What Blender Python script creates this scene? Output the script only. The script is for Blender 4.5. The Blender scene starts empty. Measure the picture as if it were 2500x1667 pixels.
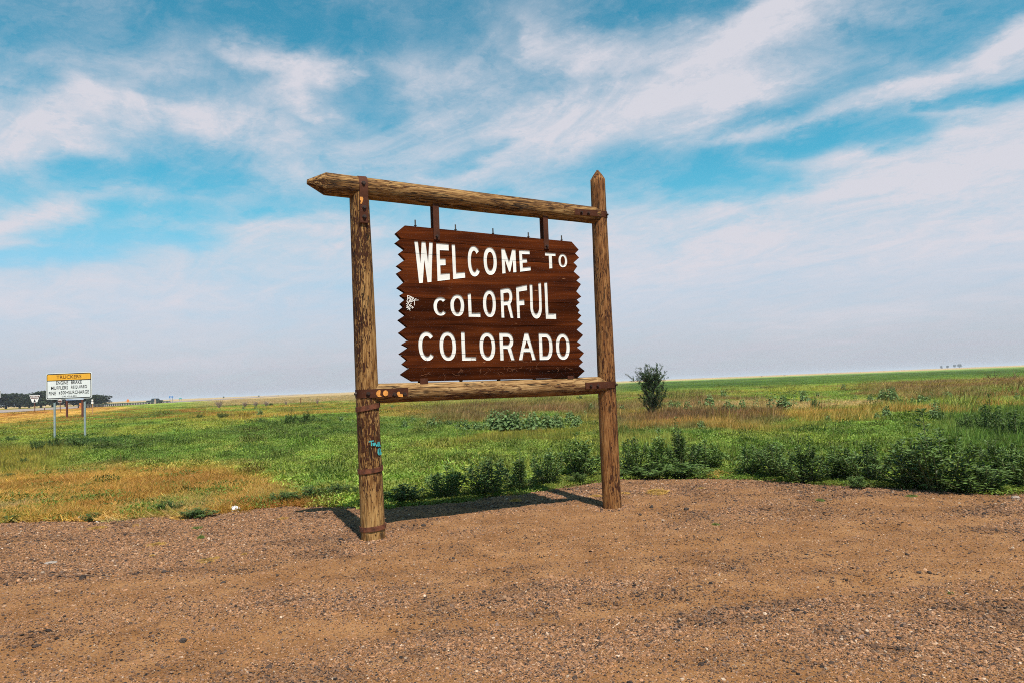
import bpy, bmesh, math, random
import numpy as np
from mathutils import Vector, Matrix, Euler
from mathutils.geometry import delaunay_2d_cdt

scene = bpy.context.scene
COL = scene.collection
rng = np.random.default_rng(7)
random.seed(7)

# ------------------------------------------------------------------ camera
F_PX, CX, CY, EYE = 1800.0, 1250.0, 833.5, 1.6
ROLL = math.atan(0.04)
PITCH = math.atan((940 - CY) * math.cos(ROLL) / F_PX)
FWD = np.array([0, math.cos(PITCH), math.sin(PITCH)])
_U0 = np.array([0, -math.sin(PITCH), math.cos(PITCH)])
_X = np.array([1.0, 0, 0])
RGT = math.cos(ROLL) * _X - math.sin(ROLL) * _U0
UPV = math.sin(ROLL) * _X + math.cos(ROLL) * _U0
cam = bpy.data.cameras.new('camera')
cam.sensor_width = 36.0
cam.lens = 36.0 * F_PX / 2500.0
cam.clip_start, cam.clip_end = 0.1, 30000.0
camo = bpy.data.objects.new('camera', cam)
M = Matrix.Identity(4)
for i in range(3):
    M[i][0], M[i][1], M[i][2] = RGT[i], UPV[i], -FWD[i]
M[2][3] = EYE
camo.matrix_world = M
COL.objects.link(camo)
scene.camera = camo

# ------------------------------------------------------------------ view, sampling
scene.view_settings.view_transform = 'Standard'
scene.view_settings.look = 'None'
scene.view_settings.exposure = 0.55
scene.view_settings.gamma = 1.0
scene.view_settings.use_curve_mapping = False
scene.render.engine = 'CYCLES'
scene.cycles.use_denoising = False
scene.cycles.filter_width = 1.0
scene.cycles.max_bounces = 6
scene.cycles.diffuse_bounces = 3
scene.cycles.glossy_bounces = 2
scene.cycles.transmission_bounces = 3
scene.cycles.transparent_max_bounces = 6
scene.cycles.volume_bounces = 0

# ------------------------------------------------------------------ pixel helpers (measured on the photograph)
def ray(x, y):
    d = FWD + (x - CX) / F_PX * RGT - (y - CY) / F_PX * UPV
    return d / np.linalg.norm(d)

# ------------------------------------------------------------------ sun and sky
TO_SUN_H = np.array([0.837, -2.068]); TO_SUN_H /= np.linalg.norm(TO_SUN_H)
SUN_EL = math.radians(59.5)
to_sun = Vector((TO_SUN_H[0] * math.cos(SUN_EL), TO_SUN_H[1] * math.cos(SUN_EL), math.sin(SUN_EL)))
sun = bpy.data.lights.new('sun', 'SUN')
sun.energy = 4.7
sun.angle = math.radians(0.53)
sun.color = (1.0, 0.93, 0.82)
suno = bpy.data.objects.new('sun', sun)
suno.rotation_euler = (-to_sun).to_track_quat('-Z', 'Y').to_euler()
suno.location = to_sun * 40
COL.objects.link(suno)


class G:
    """tiny node builder"""
    def __init__(s, nt):
        s.nt = nt
    def n(s, typ, ins=None, **props):
        nd = s.nt.nodes.new(typ)
        for k, v in props.items():
            setattr(nd, k, v)
        for k, v in (ins or {}).items():
            s.put(nd.inputs[k], v)
        return nd
    def put(s, sock, v):
        if isinstance(v, bpy.types.NodeSocket):
            s.nt.links.new(v, sock)
        elif hasattr(sock.default_value, '__len__') and isinstance(v, (tuple, list)) and len(sock.default_value) == 4 and len(v) == 3:
            sock.default_value = (*v, 1.0)
        else:
            sock.default_value = v
    def m(s, op, a, b=0.0, c=0.0, clamp=False):
        nd = s.nt.nodes.new('ShaderNodeMath'); nd.operation = op; nd.use_clamp = clamp
        s.put(nd.inputs[0], a); s.put(nd.inputs[1], b)
        if op in ('MULTIPLY_ADD', 'SMOOTH_MIN', 'SMOOTH_MAX'):
            s.put(nd.inputs[2], c)
        return nd.outputs[0]
    def v(s, op, a, b=(0, 0, 0), sc=None):
        nd = s.nt.nodes.new('ShaderNodeVectorMath'); nd.operation = op
        s.put(nd.inputs[0], a)
        if op == 'SCALE':
            s.put(nd.inputs['Scale'], sc)
        else:
            s.put(nd.inputs[1], b)
        return nd.outputs['Value'] if op in ('DOT_PRODUCT', 'LENGTH', 'DISTANCE') else nd.outputs['Vector']
    def mix(s, f, a, b, blend='MIX'):
        nd = s.nt.nodes.new('ShaderNodeMix'); nd.data_type = 'RGBA'; nd.blend_type = blend
        s.put(nd.inputs[0], f); s.put(nd.inputs[6], a); s.put(nd.inputs[7], b)
        return nd.outputs[2]
    def rng(s, x, a, b, c=0.0, d=1.0, smooth=True):
        nd = s.nt.nodes.new('ShaderNodeMapRange')
        nd.interpolation_type = 'SMOOTHSTEP' if smooth else 'LINEAR'
        nd.clamp = True if not smooth else nd.clamp
        for k, q in zip(('Value', 'From Min', 'From Max', 'To Min', 'To Max'), (x, a, b, c, d)):
            s.put(nd.inputs[k], q)
        return nd.outputs[0]
    def noise(s, vec, scale, detail=4.0, rough=0.55, dist=0.0, col=False):
        nd = s.nt.nodes.new('ShaderNodeTexNoise')
        s.put(nd.inputs['Vector'], vec)
        for k, q in (('Scale', scale), ('Detail', detail), ('Roughness', rough), ('Distortion', dist)):
            s.put(nd.inputs[k], q)
        return nd.outputs['Color' if col else 'Fac']
    def ramp(s, f, stops):
        nd = s.nt.nodes.new('ShaderNodeValToRGB')
        el = nd.color_ramp.elements
        while len(el) > 1:
            el.remove(el[-1])
        for i, (p, c) in enumerate(stops):
            e = el[0] if i == 0 else el.new(p)
            e.position = p; e.color = (*c, 1.0)
        s.put(nd.inputs[0], f)
        return nd.outputs[0]


def plane_of(d):
    """sky direction -> coordinates on the cloud layer overhead (slightly curved towards the horizon)"""
    return np.array([d[0], d[1]]) / (d[2] + 0.16)


world = bpy.data.worlds.new('World')
scene.world = world
world.use_nodes = True
nt = world.node_tree
nt.nodes.clear()
g = G(nt)
sky = g.n('ShaderNodeTexSky', sky_type='NISHITA', sun_disc=False, sun_elevation=SUN_EL,
          sun_rotation=math.atan2(TO_SUN_H[0], TO_SUN_H[1]), altitude=1200.0, air_density=1.0, dust_density=0.6, ozone_density=2.2)
SKY_STRENGTH = 0.0683
tc = g.n('ShaderNodeTexCoord')
dirv = tc.outputs['Generated']
sep = g.n('ShaderNodeSeparateXYZ', {0: dirv})
dz = g.m('MAXIMUM', sep.outputs[2], 0.0)
inv = g.m('DIVIDE', 1.0, g.m('ADD', dz, 0.16))
flat = g.n('ShaderNodeCombineXYZ', {0: sep.outputs[0], 1: sep.outputs[1], 2: 0.0}).outputs[0]
P0 = g.v('SCALE', flat, sc=inv)
# slow warp so that every bank of cirrus gets a ragged, drawn-out edge
w1 = g.v('SUBTRACT', g.noise(P0, 1.1, 3.0, 0.55, col=True), (0.5, 0.5, 0.5))
w2 = g.v('SUBTRACT', g.noise(P0, 4.5, 6.0, 0.62, col=True), (0.5, 0.5, 0.5))
PW = g.v('ADD', P0, g.v('ADD', g.v('SCALE', w1, sc=0.34), g.v('SCALE', w2, sc=0.27)))
PW = g.v('MULTIPLY', PW, (1, 1, 0))
S5 = 1 / 1.7424
BANKS = [  # (end, end, half width in photo pixels, strength)
    (0, 520, 400, 500, 90, .88, 0), (0, 640, 330, 630, 78, .85, 0), (350, 420, 950, 520, 75, .85, 0),
    (1060, 210, 1360, 310, 55, 1.0, 0), (1180, 300, 1230, 450, 75, .8, 0), (930, 560, 1160, 600, 55, .65, 0),
    (150, 270, 720, 260, 45, .45, 0), (0, 980, 600, 850, 32, .95, 0), (0, 1060, 170, 1010, 40, .7, 0),
    (870, 930, 1500, 1010, 48, .75, 0), (1180, 740, 1880, 570, 60, .65, 0), (1600, 340, 2178, 370, 65, .6, 0),
    (1900, 760, 2178, 590, 75, .7, 0), (800, 1130, 1400, 1160, 45, .6, 0), (150, 1130, 700, 1160, 26, .5, 0),
    (0, 560, 900, 390, 105, .85, 1), (700, 270, 1350, 90, 90, .86, 1), (180, 190, 700, 330, 65, .8, 1),
    (640, 560, 1100, 330, 80, .65, 1), (880, 610, 1700, 395, 32, .75, 1), (1700, 395, 2178, 60, 50, .95, 1),
    (1100, 910, 2178, 690, 120, .95, 1), (1500, 720, 2178, 520, 60, .8, 1), (1760, 520, 2080, 445, 30, .8, 1),
    (120, 800, 560, 740, 38, .6, 1), (0, 720, 330, 630, 55, .55, 1), (2000, 350, 2178, 260, 50, .6, 1),
    (880, 1030, 1500, 1100, 55, .7, 0), (430, 1190, 1000, 1260, 50, .6, 0), (0, 1270, 800, 1260, 70, .65, 0), (0, 420, 300, 400, 60, .6, 0), (600, 330, 1000, 420, 70, .55, 0), (1240, 640, 1700, 600, 60, .5, 0), (400, 1120, 2178, 960, 140, .8, 1), (1330, 330, 1900, 250, 45, .35, 1), (20, 60, 600, 40, 40, .3, 1)]
GAPS = [  # clear blue lanes between the banks
    (880, 20, 1500, 170, 85, 1.0, 0), (1420, 270, 1620, 440, 50, .8, 0), (360, 750, 900, 790, 42, 1.0, 0), (620, 900, 860, 900, 48, 1.0, 0),
    (250, 1010, 820, 1010, 40, .9, 0), (0, 1120, 420, 1080, 32, .9, 0), (1080, 900, 1300, 890, 28, .8, 0), (1880, 700, 2100, 620, 26, .7, 0),
    (0, 300, 120, 330, 45, .7, 0), (0, 810, 90, 830, 22, .7, 0), (900, 380, 600, 370, 25, .4, 0),
    (430, 730, 1080, 790, 62, 1.0, 1), (760, 850, 1050, 820, 30, .9, 1), (1180, 640, 1700, 570, 42, 1.0, 1), (1740, 470, 2178, 400, 26, .9, 1),
    (1500, 330, 1800, 290, 24, .4, 1), (1430, 130, 1800, 110, 60, .8, 1), (1830, 60, 1750, 180, 30, .6, 1), (960, 480, 1220, 470, 36, .6, 1),
    (450, 30, 900, 60, 45, .8, 1), (60, 100, 60, 180, 40, .5, 1)]
def lanes(rows, k):
  dens = None
  for (xa, ya, xb, yb, wpx, st, side) in rows:
    dens = lane(dens, xa, ya, xb, yb, wpx, st, side, k)
  return dens
def lane(dens, xa, ya, xb, yb, wpx, st, side, k):
    ox = 1250.0 if side else 0.0
    a = np.array([ox + xa * S5, ya * S5]); b = np.array([ox + xb * S5, yb * S5])
    mid = (a + b) / 2; t_ = (b - a) / np.linalg.norm(b - a); nrm = np.array([-t_[1], t_[0]])
    A, B = plane_of(ray(*a)), plane_of(ray(*b))
    wid = np.linalg.norm(plane_of(ray(*(mid + nrm * wpx * S5))) - plane_of(ray(*(mid - nrm * wpx * S5)))) / 2
    BA = B - A
    pa = g.v('SUBTRACT', PW, (A[0], A[1], 0))
    tt = g.m('MULTIPLY', g.v('DOT_PRODUCT', pa, (BA[0], BA[1], 0)), 1.0 / float(BA @ BA), clamp=True)
    off = g.v('SUBTRACT', pa, g.v('SCALE', (BA[0], BA[1], 0), sc=tt))
    q = g.m('MULTIPLY', g.v('DOT_PRODUCT', off, off), -1.0 / float((k * wid) ** 2))
    e = g.m('MULTIPLY', g.m('EXPONENT', q), st)
    return e if dens is None else g.m('SMOOTH_MAX', dens, e, 0.25)
dens = lanes(BANKS, 2.05)
gaps = lanes(GAPS, 1.75)
# streaky cirrus grain, the same all round the sky
rot = g.v('MULTIPLY', g.n('ShaderNodeMapping', {'Vector': P0, 'Rotation': (0, 0, math.radians(-128))}).outputs[0], (1.0, 1.75, 1.0))
grain = g.noise(rot, 2.4, 8.0, 0.6, 0.9)
fine = g.noise(g.v('ADD', rot, g.v('SCALE', w2, sc=0.9)), 6.0, 8.0, 0.64, 0.6)
ambient = g.rng(g.noise(P0, 0.8, 3.0, 0.5), 0.36, 0.72, 0.05, 0.5)
clear = g.m('SUBTRACT', 1.0, gaps, clamp=True)
d0 = g.m('MULTIPLY', g.m('MAXIMUM', dens, ambient), g.m('ADD', 0.12, g.m('MULTIPLY', clear, 0.95)))
ngrain = g.m('ADD', g.m('MULTIPLY', grain, 1.05), g.m('MULTIPLY', fine, 0.55))
shape = g.m('ADD', g.m('MULTIPLY', d0, 1.08), g.m('MULTIPLY', g.m('SUBTRACT', ngrain, 0.78), g.m('ADD', 0.78, g.m('MULTIPLY', d0, 0.5))))
cloud = g.m('POWER', g.rng(shape, 0.02, 0.94, 0.0, 0.97, False), 1.25)
veil = g.m('MULTIPLY', g.rng(sep.outputs[2], 0.31, 0.02, 0.0, 0.97), g.m('ADD', 0.5, g.m('MULTIPLY', clear, 0.5)))
veil_n = g.m('MULTIPLY', veil, g.m('ADD', 0.9, g.m('MULTIPLY', grain, 0.3)), clamp=True)
tint = g.mix(g.rng(sep.outputs[2], 0.24, 0.06), (0.50, 1.70, 1.47, 1), (0.92, 1.30, 1.42, 1))
blue = g.mix(1.0, sky.outputs[0], tint, 'MULTIPLY')
K = 10.0
c_veil = tuple(K * q for q in (0.580, 0.590, 0.655))
c_cloud = tuple(K * q for q in (0.700, 0.690, 0.755))
c_low = tuple(K * q for q in (0.475, 0.492, 0.565))
vcol = g.mix(g.rng(sep.outputs[2], 0.10, -0.01), c_veil, c_low)
skyc = g.mix(veil_n, blue, vcol)
skyc = g.mix(g.m('MULTIPLY', cloud, g.rng(sep.outputs[2], -0.01, 0.07, 0.25, 1.0)), skyc, c_cloud)
bg = g.n('ShaderNodeBackground', {'Color': skyc, 'Strength': SKY_STRENGTH})
wo = g.n('ShaderNodeOutputWorld', {'Surface': bg.outputs[0]})

# ------------------------------------------------------------------ noise in numpy
def _hash(ix, iy, seed):
    h = (ix.astype(np.int64) * 374761393 + iy.astype(np.int64) * 668265263 + seed * 974711) & 0x7fffffff
    h = ((h ^ (h >> 13)) * 1274126177) & 0x7fffffff
    return ((h ^ (h >> 16)) & 0xffff) / 65535.0

def vnoise(x, y, seed=0):
    x = np.asarray(x, float); y = np.asarray(y, float)
    ix, iy = np.floor(x), np.floor(y)
    fx, fy = x - ix, y - iy
    fx = fx * fx * (3 - 2 * fx); fy = fy * fy * (3 - 2 * fy)
    a = _hash(ix, iy, seed); b = _hash(ix + 1, iy, seed); c = _hash(ix, iy + 1, seed); d = _hash(ix + 1, iy + 1, seed)
    return (a + (b - a) * fx) * (1 - fy) + (c + (d - c) * fx) * fy

def fbm(x, y, seed=0, oct=4):
    s, a, t = 0.0, 0.5, 0.0
    x = np.asarray(x, float); y = np.asarray(y, float)
    for k in range(oct):
        s = s + a * vnoise(x, y, seed + 17 * k); t += a
        x, y, a = x * 2.03 + 11.3, y * 2.03 - 7.7, a * 0.5
    return s / t

def sm(a, b, x):
    t = np.clip((np.asarray(x, float) - a) / (b - a), 0, 1)
    return t * t * (3 - 2 * t)

# ------------------------------------------------------------------ terrain
ROAD_E = np.array([(10, -150), (-20, -60), (-33.5, 10), (-50, 52), (-67.4, 97), (-78, 121), (-88.5, 149), (-103, 185), (-116, 225), (-127, 262),
                   (-136, 300), (-160, 420), (-270, 900), (-820, 3600)], float)      # near edge of the highway, in plan
ROAD_W = 42.0

def road_lat(x, y):
    """distance beyond the near edge of the highway, negative on the viewer's side"""
    x = np.asarray(x, float); y = np.asarray(y, float)
    best = np.full(x.shape, 1e9); out = np.full(x.shape, -1e9)
    for a, b in zip(ROAD_E[:-1], ROAD_E[1:]):
        d = b - a; L = np.hypot(*d); d = d / L
        t = np.clip((x - a[0]) * d[0] + (y - a[1]) * d[1], 0, L)
        qx, qy = x - a[0] - d[0] * t, y - a[1] - d[1] * t
        dist = np.hypot(qx, qy)
        s = np.where(qx * -d[1] + qy * d[0] > 0, dist, -dist)
        out = np.where(dist < best, s, out); best = np.minimum(best, dist)
    return out

def road_z(y):
    return np.interp(y, [97, 150, 185, 225, 285, 400], [.65, .48, .36, .27, .2, .2])

def height(x, y):
    x = np.asarray(x, float); y = np.asarray(y, float)
    lat = road_lat(x, y)
    h = road_z(y) * sm(-11, -.5, lat)
    D = np.hypot(x, y)
    h = h + 0.10 * (fbm(x * .12, y * .12, 3) - .5) * sm(13, 22, D) * (1 - sm(-4, -.3, lat) * (1 - sm(ROAD_W + 1, ROAD_W + 6, lat)))
    return h

def at(px, py):
    d = ray(px, py)
    if d[2] > -1e-4:
        d = np.array([d[0], d[1], -1e-4])
    z = 0.0
    for _ in range(12):
        t = (z - EYE) / d[2]
        P = np.array([0, 0, EYE]) + d * t
        z = float(height(P[0], P[1]))
    return Vector((P[0], P[1], z))

def depth_of(P):
    return float(np.dot(np.array(P) - np.array([0, 0, EYE]), FWD))

def lot_edge(x):
    """y where the gravel ends and the weeds begin"""
    xs = np.array([-60, -14, -8.6, -6.6, -5.35, -4.6, -3.8, -3.3, -2.4, -1.68, -.87, 0, 1.0, 1.55, 2.0, 2.96, 3.8, 4.24, 4.87, 5.3, 5.6, 5.9, 6.6, 8, 14, 60])
    ys = np.array([9.4, 10.0, 10.3, 10.3, 10.15, 10.3, 10.5, 10.75, 10.6, 10.2, 10.5, 11.05, 11.9, 12.25, 12.3, 11.95, 11.6, 11.0, 10.45, 10.1, 9.75, 9.5, 9.4, 9.2, 8.6, 7.0])
    x = np.asarray(x, float)
    return np.interp(x, xs, ys) + 0.22 * (fbm(x * 1.3, x * 0 + 3, 5) - .5) + 0.2 * (vnoise(x * 5, x * 0, 9) - .5)

# ------------------------------------------------------------------ object helpers
def link(name, me, parent=None, mats=None):
    o = bpy.data.objects.new(name, me)
    COL.objects.link(o)
    if parent is not None:
        o.parent = parent
    for m_ in ([mats] if mats is not None and not isinstance(mats, (list, tuple)) else (mats or [])):
        if m_.name not in [q.name for q in me.materials if q]:
            me.materials.append(m_)
    return o

def tag(o, label=None, cat=None, group=None, kind=None):
    for k, q in (('label', label), ('category', cat), ('group', group), ('kind', kind)):
        if q:
            o[k] = q
    return o

def empty(name, loc, label, cat, group=None, rz=0.0):
    o = bpy.data.objects.new(name, None)
    o.empty_display_size = 0.2
    o.location = loc
    o.rotation_euler = (0, 0, rz)
    COL.objects.link(o)
    return tag(o, label, cat, group)

def mesh(name, verts, faces, smooth=False):
    me = bpy.data.meshes.new(name)
    me.from_pydata([tuple(map(float, v)) for v in verts], [], [tuple(map(int, f)) for f in faces])
    if smooth:
        me.polygons.foreach_set('use_smooth', [True] * len(me.polygons))
    me.update()
    return me

def mesh_np(name, V, T):
    """fast triangle or quad mesh from arrays"""
    V = np.asarray(V, np.float32); T = np.asarray(T, np.int32)
    me = bpy.data.meshes.new(name)
    k = T.shape[1]
    me.vertices.add(len(V)); me.vertices.foreach_set('co', V.ravel())
    me.loops.add(T.size); me.loops.foreach_set('vertex_index', T.ravel())
    me.polygons.add(len(T)); me.polygons.foreach_set('loop_start', np.arange(0, T.size, k, dtype=np.int32))
    me.update(calc_edges=True)
    return me

def bm_mesh(name, bm, smooth=False, recalc=True):
    if recalc:
        bmesh.ops.recalc_face_normals(bm, faces=bm.faces)
    me = bpy.data.meshes.new(name)
    bm.to_mesh(me); bm.free()
    if smooth:
        me.polygons.foreach_set('use_smooth', [True] * len(me.polygons))
    return me

def box_bm(bm, x0, x1, y0, y1, z0, z1, bevel=0.0):
    r = bmesh.ops.create_cube(bm, size=1.0)
    for v in r['verts']:
        v.co = Vector(((x0 + x1) / 2 + v.co.x * (x1 - x0), (y0 + y1) / 2 + v.co.y * (y1 - y0), (z0 + z1) / 2 + v.co.z * (z1 - z0)))
    if bevel:
        es = {e for v in r['verts'] for e in v.link_edges}
        bmesh.ops.bevel(bm, geom=list(es), offset=bevel, segments=1, affect='EDGES', profile=.5)

def box(name, x0, x1, y0, y1, z0, z1, m_, parent=None, bevel=0.0):
    bm = bmesh.new(); box_bm(bm, x0, x1, y0, y1, z0, z1, bevel)
    return link(name, bm_mesh(name, bm), parent, m_)

def tube_bm(bm, pts, r, seg=8, cap=True):
    pts = [Vector(p) for p in pts]
    rr = r if isinstance(r, (list, tuple, np.ndarray)) else [r] * len(pts)
    rings = []
    for i, p in enumerate(pts):
        d = (pts[min(i + 1, len(pts) - 1)] - pts[max(i - 1, 0)]).normalized()
        a = d.orthogonal().normalized() if abs(d.z) > .9 else d.cross(Vector((0, 0, 1))).normalized()
        b = d.cross(a)
        rings.append([bm.verts.new(p + (a * math.cos(2 * math.pi * k / seg) + b * math.sin(2 * math.pi * k / seg)) * rr[i]) for k in range(seg)])
    for i in range(len(rings) - 1):
        for k in range(seg):
            bm.faces.new((rings[i][k], rings[i][(k + 1) % seg], rings[i + 1][(k + 1) % seg], rings[i + 1][k]))
    if cap:
        bm.faces.new(rings[0][::-1]); bm.faces.new(rings[-1])

def tube(name, pts, r, m_, parent=None, seg=10, smooth=True):
    bm = bmesh.new(); tube_bm(bm, pts, r, seg)
    return link(name, bm_mesh(name, bm, smooth), parent, m_)

# ------------------------------------------------------------------ materials
def newmat(name, rough=0.8, spec=0.3):
    m_ = bpy.data.materials.new(name)
    m_.use_nodes = True
    nt_ = m_.node_tree
    nt_.nodes.clear()
    gg = G(nt_)
    b = gg.n('ShaderNodeBsdfPrincipled', {'Roughness': rough, 'Specular IOR Level': spec})
    gg.n('ShaderNodeOutputMaterial', {'Surface': b.outputs[0]})
    return m_, gg, b

def bump(gg, b, h, strength=0.4, dist=0.01):
    bp = gg.n('ShaderNodeBump', {'Height': h, 'Strength': strength, 'Distance': dist})
    gg.put(b.inputs['Normal'], bp.outputs[0])

def flatmat(name, col, rough=0.6, var=0.12, scale=8.0, spec=0.3, metal=0.0):
    """plain paint or metal with uneven weathering"""
    m_, gg, b = newmat(name, rough, spec)
    co = gg.n('ShaderNodeTexCoord').outputs['Object']
    n1 = gg.noise(co, scale, 6.0, 0.65)
    lo = tuple(c * (1 - var * 1.6) for c in col); hi = tuple(min(1, c * (1 + var)) for c in col)
    gg.put(b.inputs['Base Color'], gg.ramp(n1, [(0.3, lo), (0.7, hi)]))
    b.inputs['Metallic'].default_value = metal
    return m_

def log_mat(name, dark, mid, light, flake, flake_amt, seed, flake_scale=(16, 16, 4.2)):
    """weathered debarked log, grain along local z, remnants of old brown stain flaking off"""
    m_, gg, b = newmat(name, 0.82, 0.2)
    co = gg.n('ShaderNodeTexCoord').outputs['Object']
    sh = gg.v('ADD', co, (seed * 3.1, seed * 1.7, seed * 5.3))
    grain = gg.noise(gg.v('MULTIPLY', sh, (42, 42, 4.0)), 1.0, 6.0, 0.68, 0.6)
    coarse = gg.noise(gg.v('MULTIPLY', sh, (5, 5, 1.1)), 1.0, 3.0, 0.5)
    fibre = gg.noise(gg.v('MULTIPLY', sh, (75, 75, 7.0)), 1.0, 3.0, 0.6)
    f = gg.m('ADD', gg.m('MULTIPLY', grain, 0.7), gg.m('MULTIPLY', coarse, 0.35))
    f = gg.m('ADD', f, gg.m('MULTIPLY', gg.m('SUBTRACT', fibre, 0.5), 0.45))
    wood = gg.ramp(f, [(0.36, dark), (0.49, mid), (0.64, light)])
    fl = gg.noise(gg.v('MULTIPLY', sh, flake_scale), 1.0, 5.0, 0.62, 1.1)
    big = gg.noise(gg.v('MULTIPLY', sh, (3.5, 3.5, 1.3)), 1.0, 2.0, 0.5)
    fm = gg.rng(gg.m('ADD', fl, gg.m('MULTIPLY', gg.m('SUBTRACT', big, 0.5), 0.55)), 1 - flake_amt, 1 - flake_amt + 0.05)
    ck = gg.noise(gg.v('MULTIPLY', sh, (13, 13, .75)), 1.0, 3.0, 0.55, 0.25)
    crack = gg.m('MULTIPLY', gg.rng(gg.m('ABSOLUTE', gg.m('SUBTRACT', ck, .5)), .014, .004), gg.rng(gg.noise(gg.v('MULTIPLY', sh, (4, 4, 1.0)), 1.0, 2.0), .44, .56))
    kn = gg.n('ShaderNodeTexVoronoi', {'Vector': gg.v('MULTIPLY', sh, (5.5, 5.5, 2.6)), 'Scale': 1.0}).outputs['Distance']
    knot = gg.rng(kn, .17, .07)
    wood = gg.mix(gg.m('MULTIPLY', knot, .8), wood, tuple(c * .55 for c in dark))
    flc = gg.mix(gg.noise(sh, 26.0, 3.0), tuple(c * .6 for c in flake), tuple(c * 1.35 for c in flake))
    gg.put(b.inputs['Base Color'], gg.mix(gg.m('MULTIPLY', crack, .92), gg.mix(fm, wood, flc), (.010, .006, .004)))
    hgt = gg.m('ADD', gg.m('MULTIPLY', fm, 0.5), gg.m('ADD', gg.m('MULTIPLY', grain, 0.5), gg.m('MULTIPLY', fibre, 0.35)))
    hgt = gg.m('SUBTRACT', hgt, gg.m('MULTIPLY', crack, 1.2))
    bump(gg, b, hgt, 0.85, 0.013)
    return m_

M_POST_A = log_mat('flaking_post_wood', (.040, .014, .005), (.180, .082, .023), (.37, .215, .080), (.045, .0135, .005), 0.47, 1, (50, 50, 11))
M_POST_B = log_mat('red_brown_post_wood', (.042, .014, .0045), (.165, .064, .018), (.285, .138, .048), (.042, .012, .0045), 0.44, 2, (52, 52, 10))
M_BEAM = log_mat('golden_beam_wood', (.030, .012, .004), (.150, .070, .021), (.34, .20, .075), (.055, .020, .007), 0.43, 3, (44, 44, 7))
M_RAIL = log_mat('pale_rail_wood', (.036, .015, .005), (.175, .090, .031), (.36, .225, .100), (.080, .028, .010), 0.41, 4, (44, 44, 7))

def metal_mat():
    m_, gg, b = newmat('brown_painted_steel', 0.7, 0.12)
    co = gg.n('ShaderNodeTexCoord').outputs['Object']
    n1 = gg.noise(co, 9.0, 5.0, 0.6)
    n2 = gg.noise(co, 70.0, 3.0, 0.6)
    c = gg.ramp(n1, [(0.3, (.040, .013, .0065)), (0.62, (.072, .024, .012))])
    c = gg.mix(gg.rng(n2, .69, .73), c, (.30, .12, .06))
    gg.put(b.inputs['Base Color'], c)
    bump(gg, b, n2, 0.15, 0.004)
    return m_
M_STEEL = metal_mat()
M_RUST = flatmat('rusty_band', (.13, .042, .020), 0.8, 0.45, 18.0)
M_BOLT = flatmat('dark_bolt', (.035, .018, .013), 0.5, 0.3, 30.0)
M_ROD = flatmat('black_rod', (.018, .016, .015), 0.6, 0.2, 30.0)

def board_mat():
    m_, gg, b = newmat('stained_board_wood', 0.8, 0.02)
    co = gg.n('ShaderNodeTexCoord').outputs['Object']
    info = gg.n('ShaderNodeObjectInfo').outputs['Random']
    sh = gg.v('ADD', co, gg.n('ShaderNodeCombineXYZ', {0: gg.m('MULTIPLY', info, 37.0), 1: 0.0, 2: gg.m('MULTIPLY', info, 5.0)}).outputs[0])
    wob = gg.v('SCALE', gg.noise(gg.v('MULTIPLY', sh, (1.4, 1, 4)), 1.0, 2.0, .5, col=True), sc=0.05)
    st = gg.v('ADD', sh, wob)
    a1 = gg.noise(gg.v('MULTIPLY', st, (0.75, 4, 17)), 1.0, 5.0, 0.6, 0.3)
    a2 = gg.noise(gg.v('MULTIPLY', st, (1.5, 4, 60)), 1.0, 4.0, 0.6)
    a3 = gg.noise(gg.v('MULTIPLY', sh, (1.1, 2, 2.6)), 1.0, 3.0, 0.5)
    f = gg.m('ADD', gg.m('MULTIPLY', a1, 0.55), gg.m('ADD', gg.m('MULTIPLY', a2, 0.22), gg.m('MULTIPLY', a3, 0.42)))
    c = gg.ramp(f, [(0.42, (.008, .0028, .0016)), (0.53, (.034, .0080, .0028)), (0.64, (.066, .0150, .0038)), (0.78, (.135, .033, .008))])
    # thin pale scratches and scuffs, mostly along the grain
    s1 = gg.noise(gg.v('MULTIPLY', sh, (9, 4, 120)), 1.0, 3.0, 0.7, 0.2)
    pm = gg.noise(gg.v('MULTIPLY', sh, (3.0, 2, 9.0)), 1.0, 2.0, 0.5)
    c = gg.mix(gg.m('MULTIPLY', gg.rng(s1, .655, .70), gg.rng(pm, .56, .68)), c, (.42, .20, .10))
    c = gg.v('SCALE', c, sc=gg.m('ADD', .62, gg.m('MULTIPLY', info, .75)))
    gg.put(b.inputs['Base Color'], c)
    bump(gg, b, gg.m('ADD', a1, gg.m('MULTIPLY', a2, .8)), 0.35, 0.006)
    return m_
M_BOARD = board_mat()
M_JOINT = flatmat('dark_joint', (.012, .006, .004), 0.9, 0.2, 20.0)

def white_mat():
    m_, gg, b = newmat('white_letter_paint', 0.55, 0.25)
    co = gg.n('ShaderNodeTexCoord').outputs['Object']
    n1 = gg.noise(co, 7.0, 5.0, 0.6)
    n2 = gg.noise(gg.v('MULTIPLY', co, (12, 12, 60)), 1.0, 4.0, 0.65)
    c = gg.ramp(n1, [(0.3, (.60, .59, .56)), (0.65, (.70, .69, .665))])
    c = gg.mix(gg.rng(n2, .67, .75, 0, .5), c, (.42, .40, .37))
    gg.put(b.inputs['Base Color'], c)
    bump(gg, b, n2, 0.12, 0.004)
    return m_
M_WHITE = white_mat()
M_SCRIBBLE = flatmat('white_scribble_paint', (.74, .70, .66), 0.8, 0.1, 40.0)
M_TEAL = flatmat('teal_spray_paint', (.05, .36, .38), 0.7, 0.25, 30.0)
M_STICKER = flatmat('orange_sticker_residue', (.62, .26, .055), 0.8, 0.2, 40.0)

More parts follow.
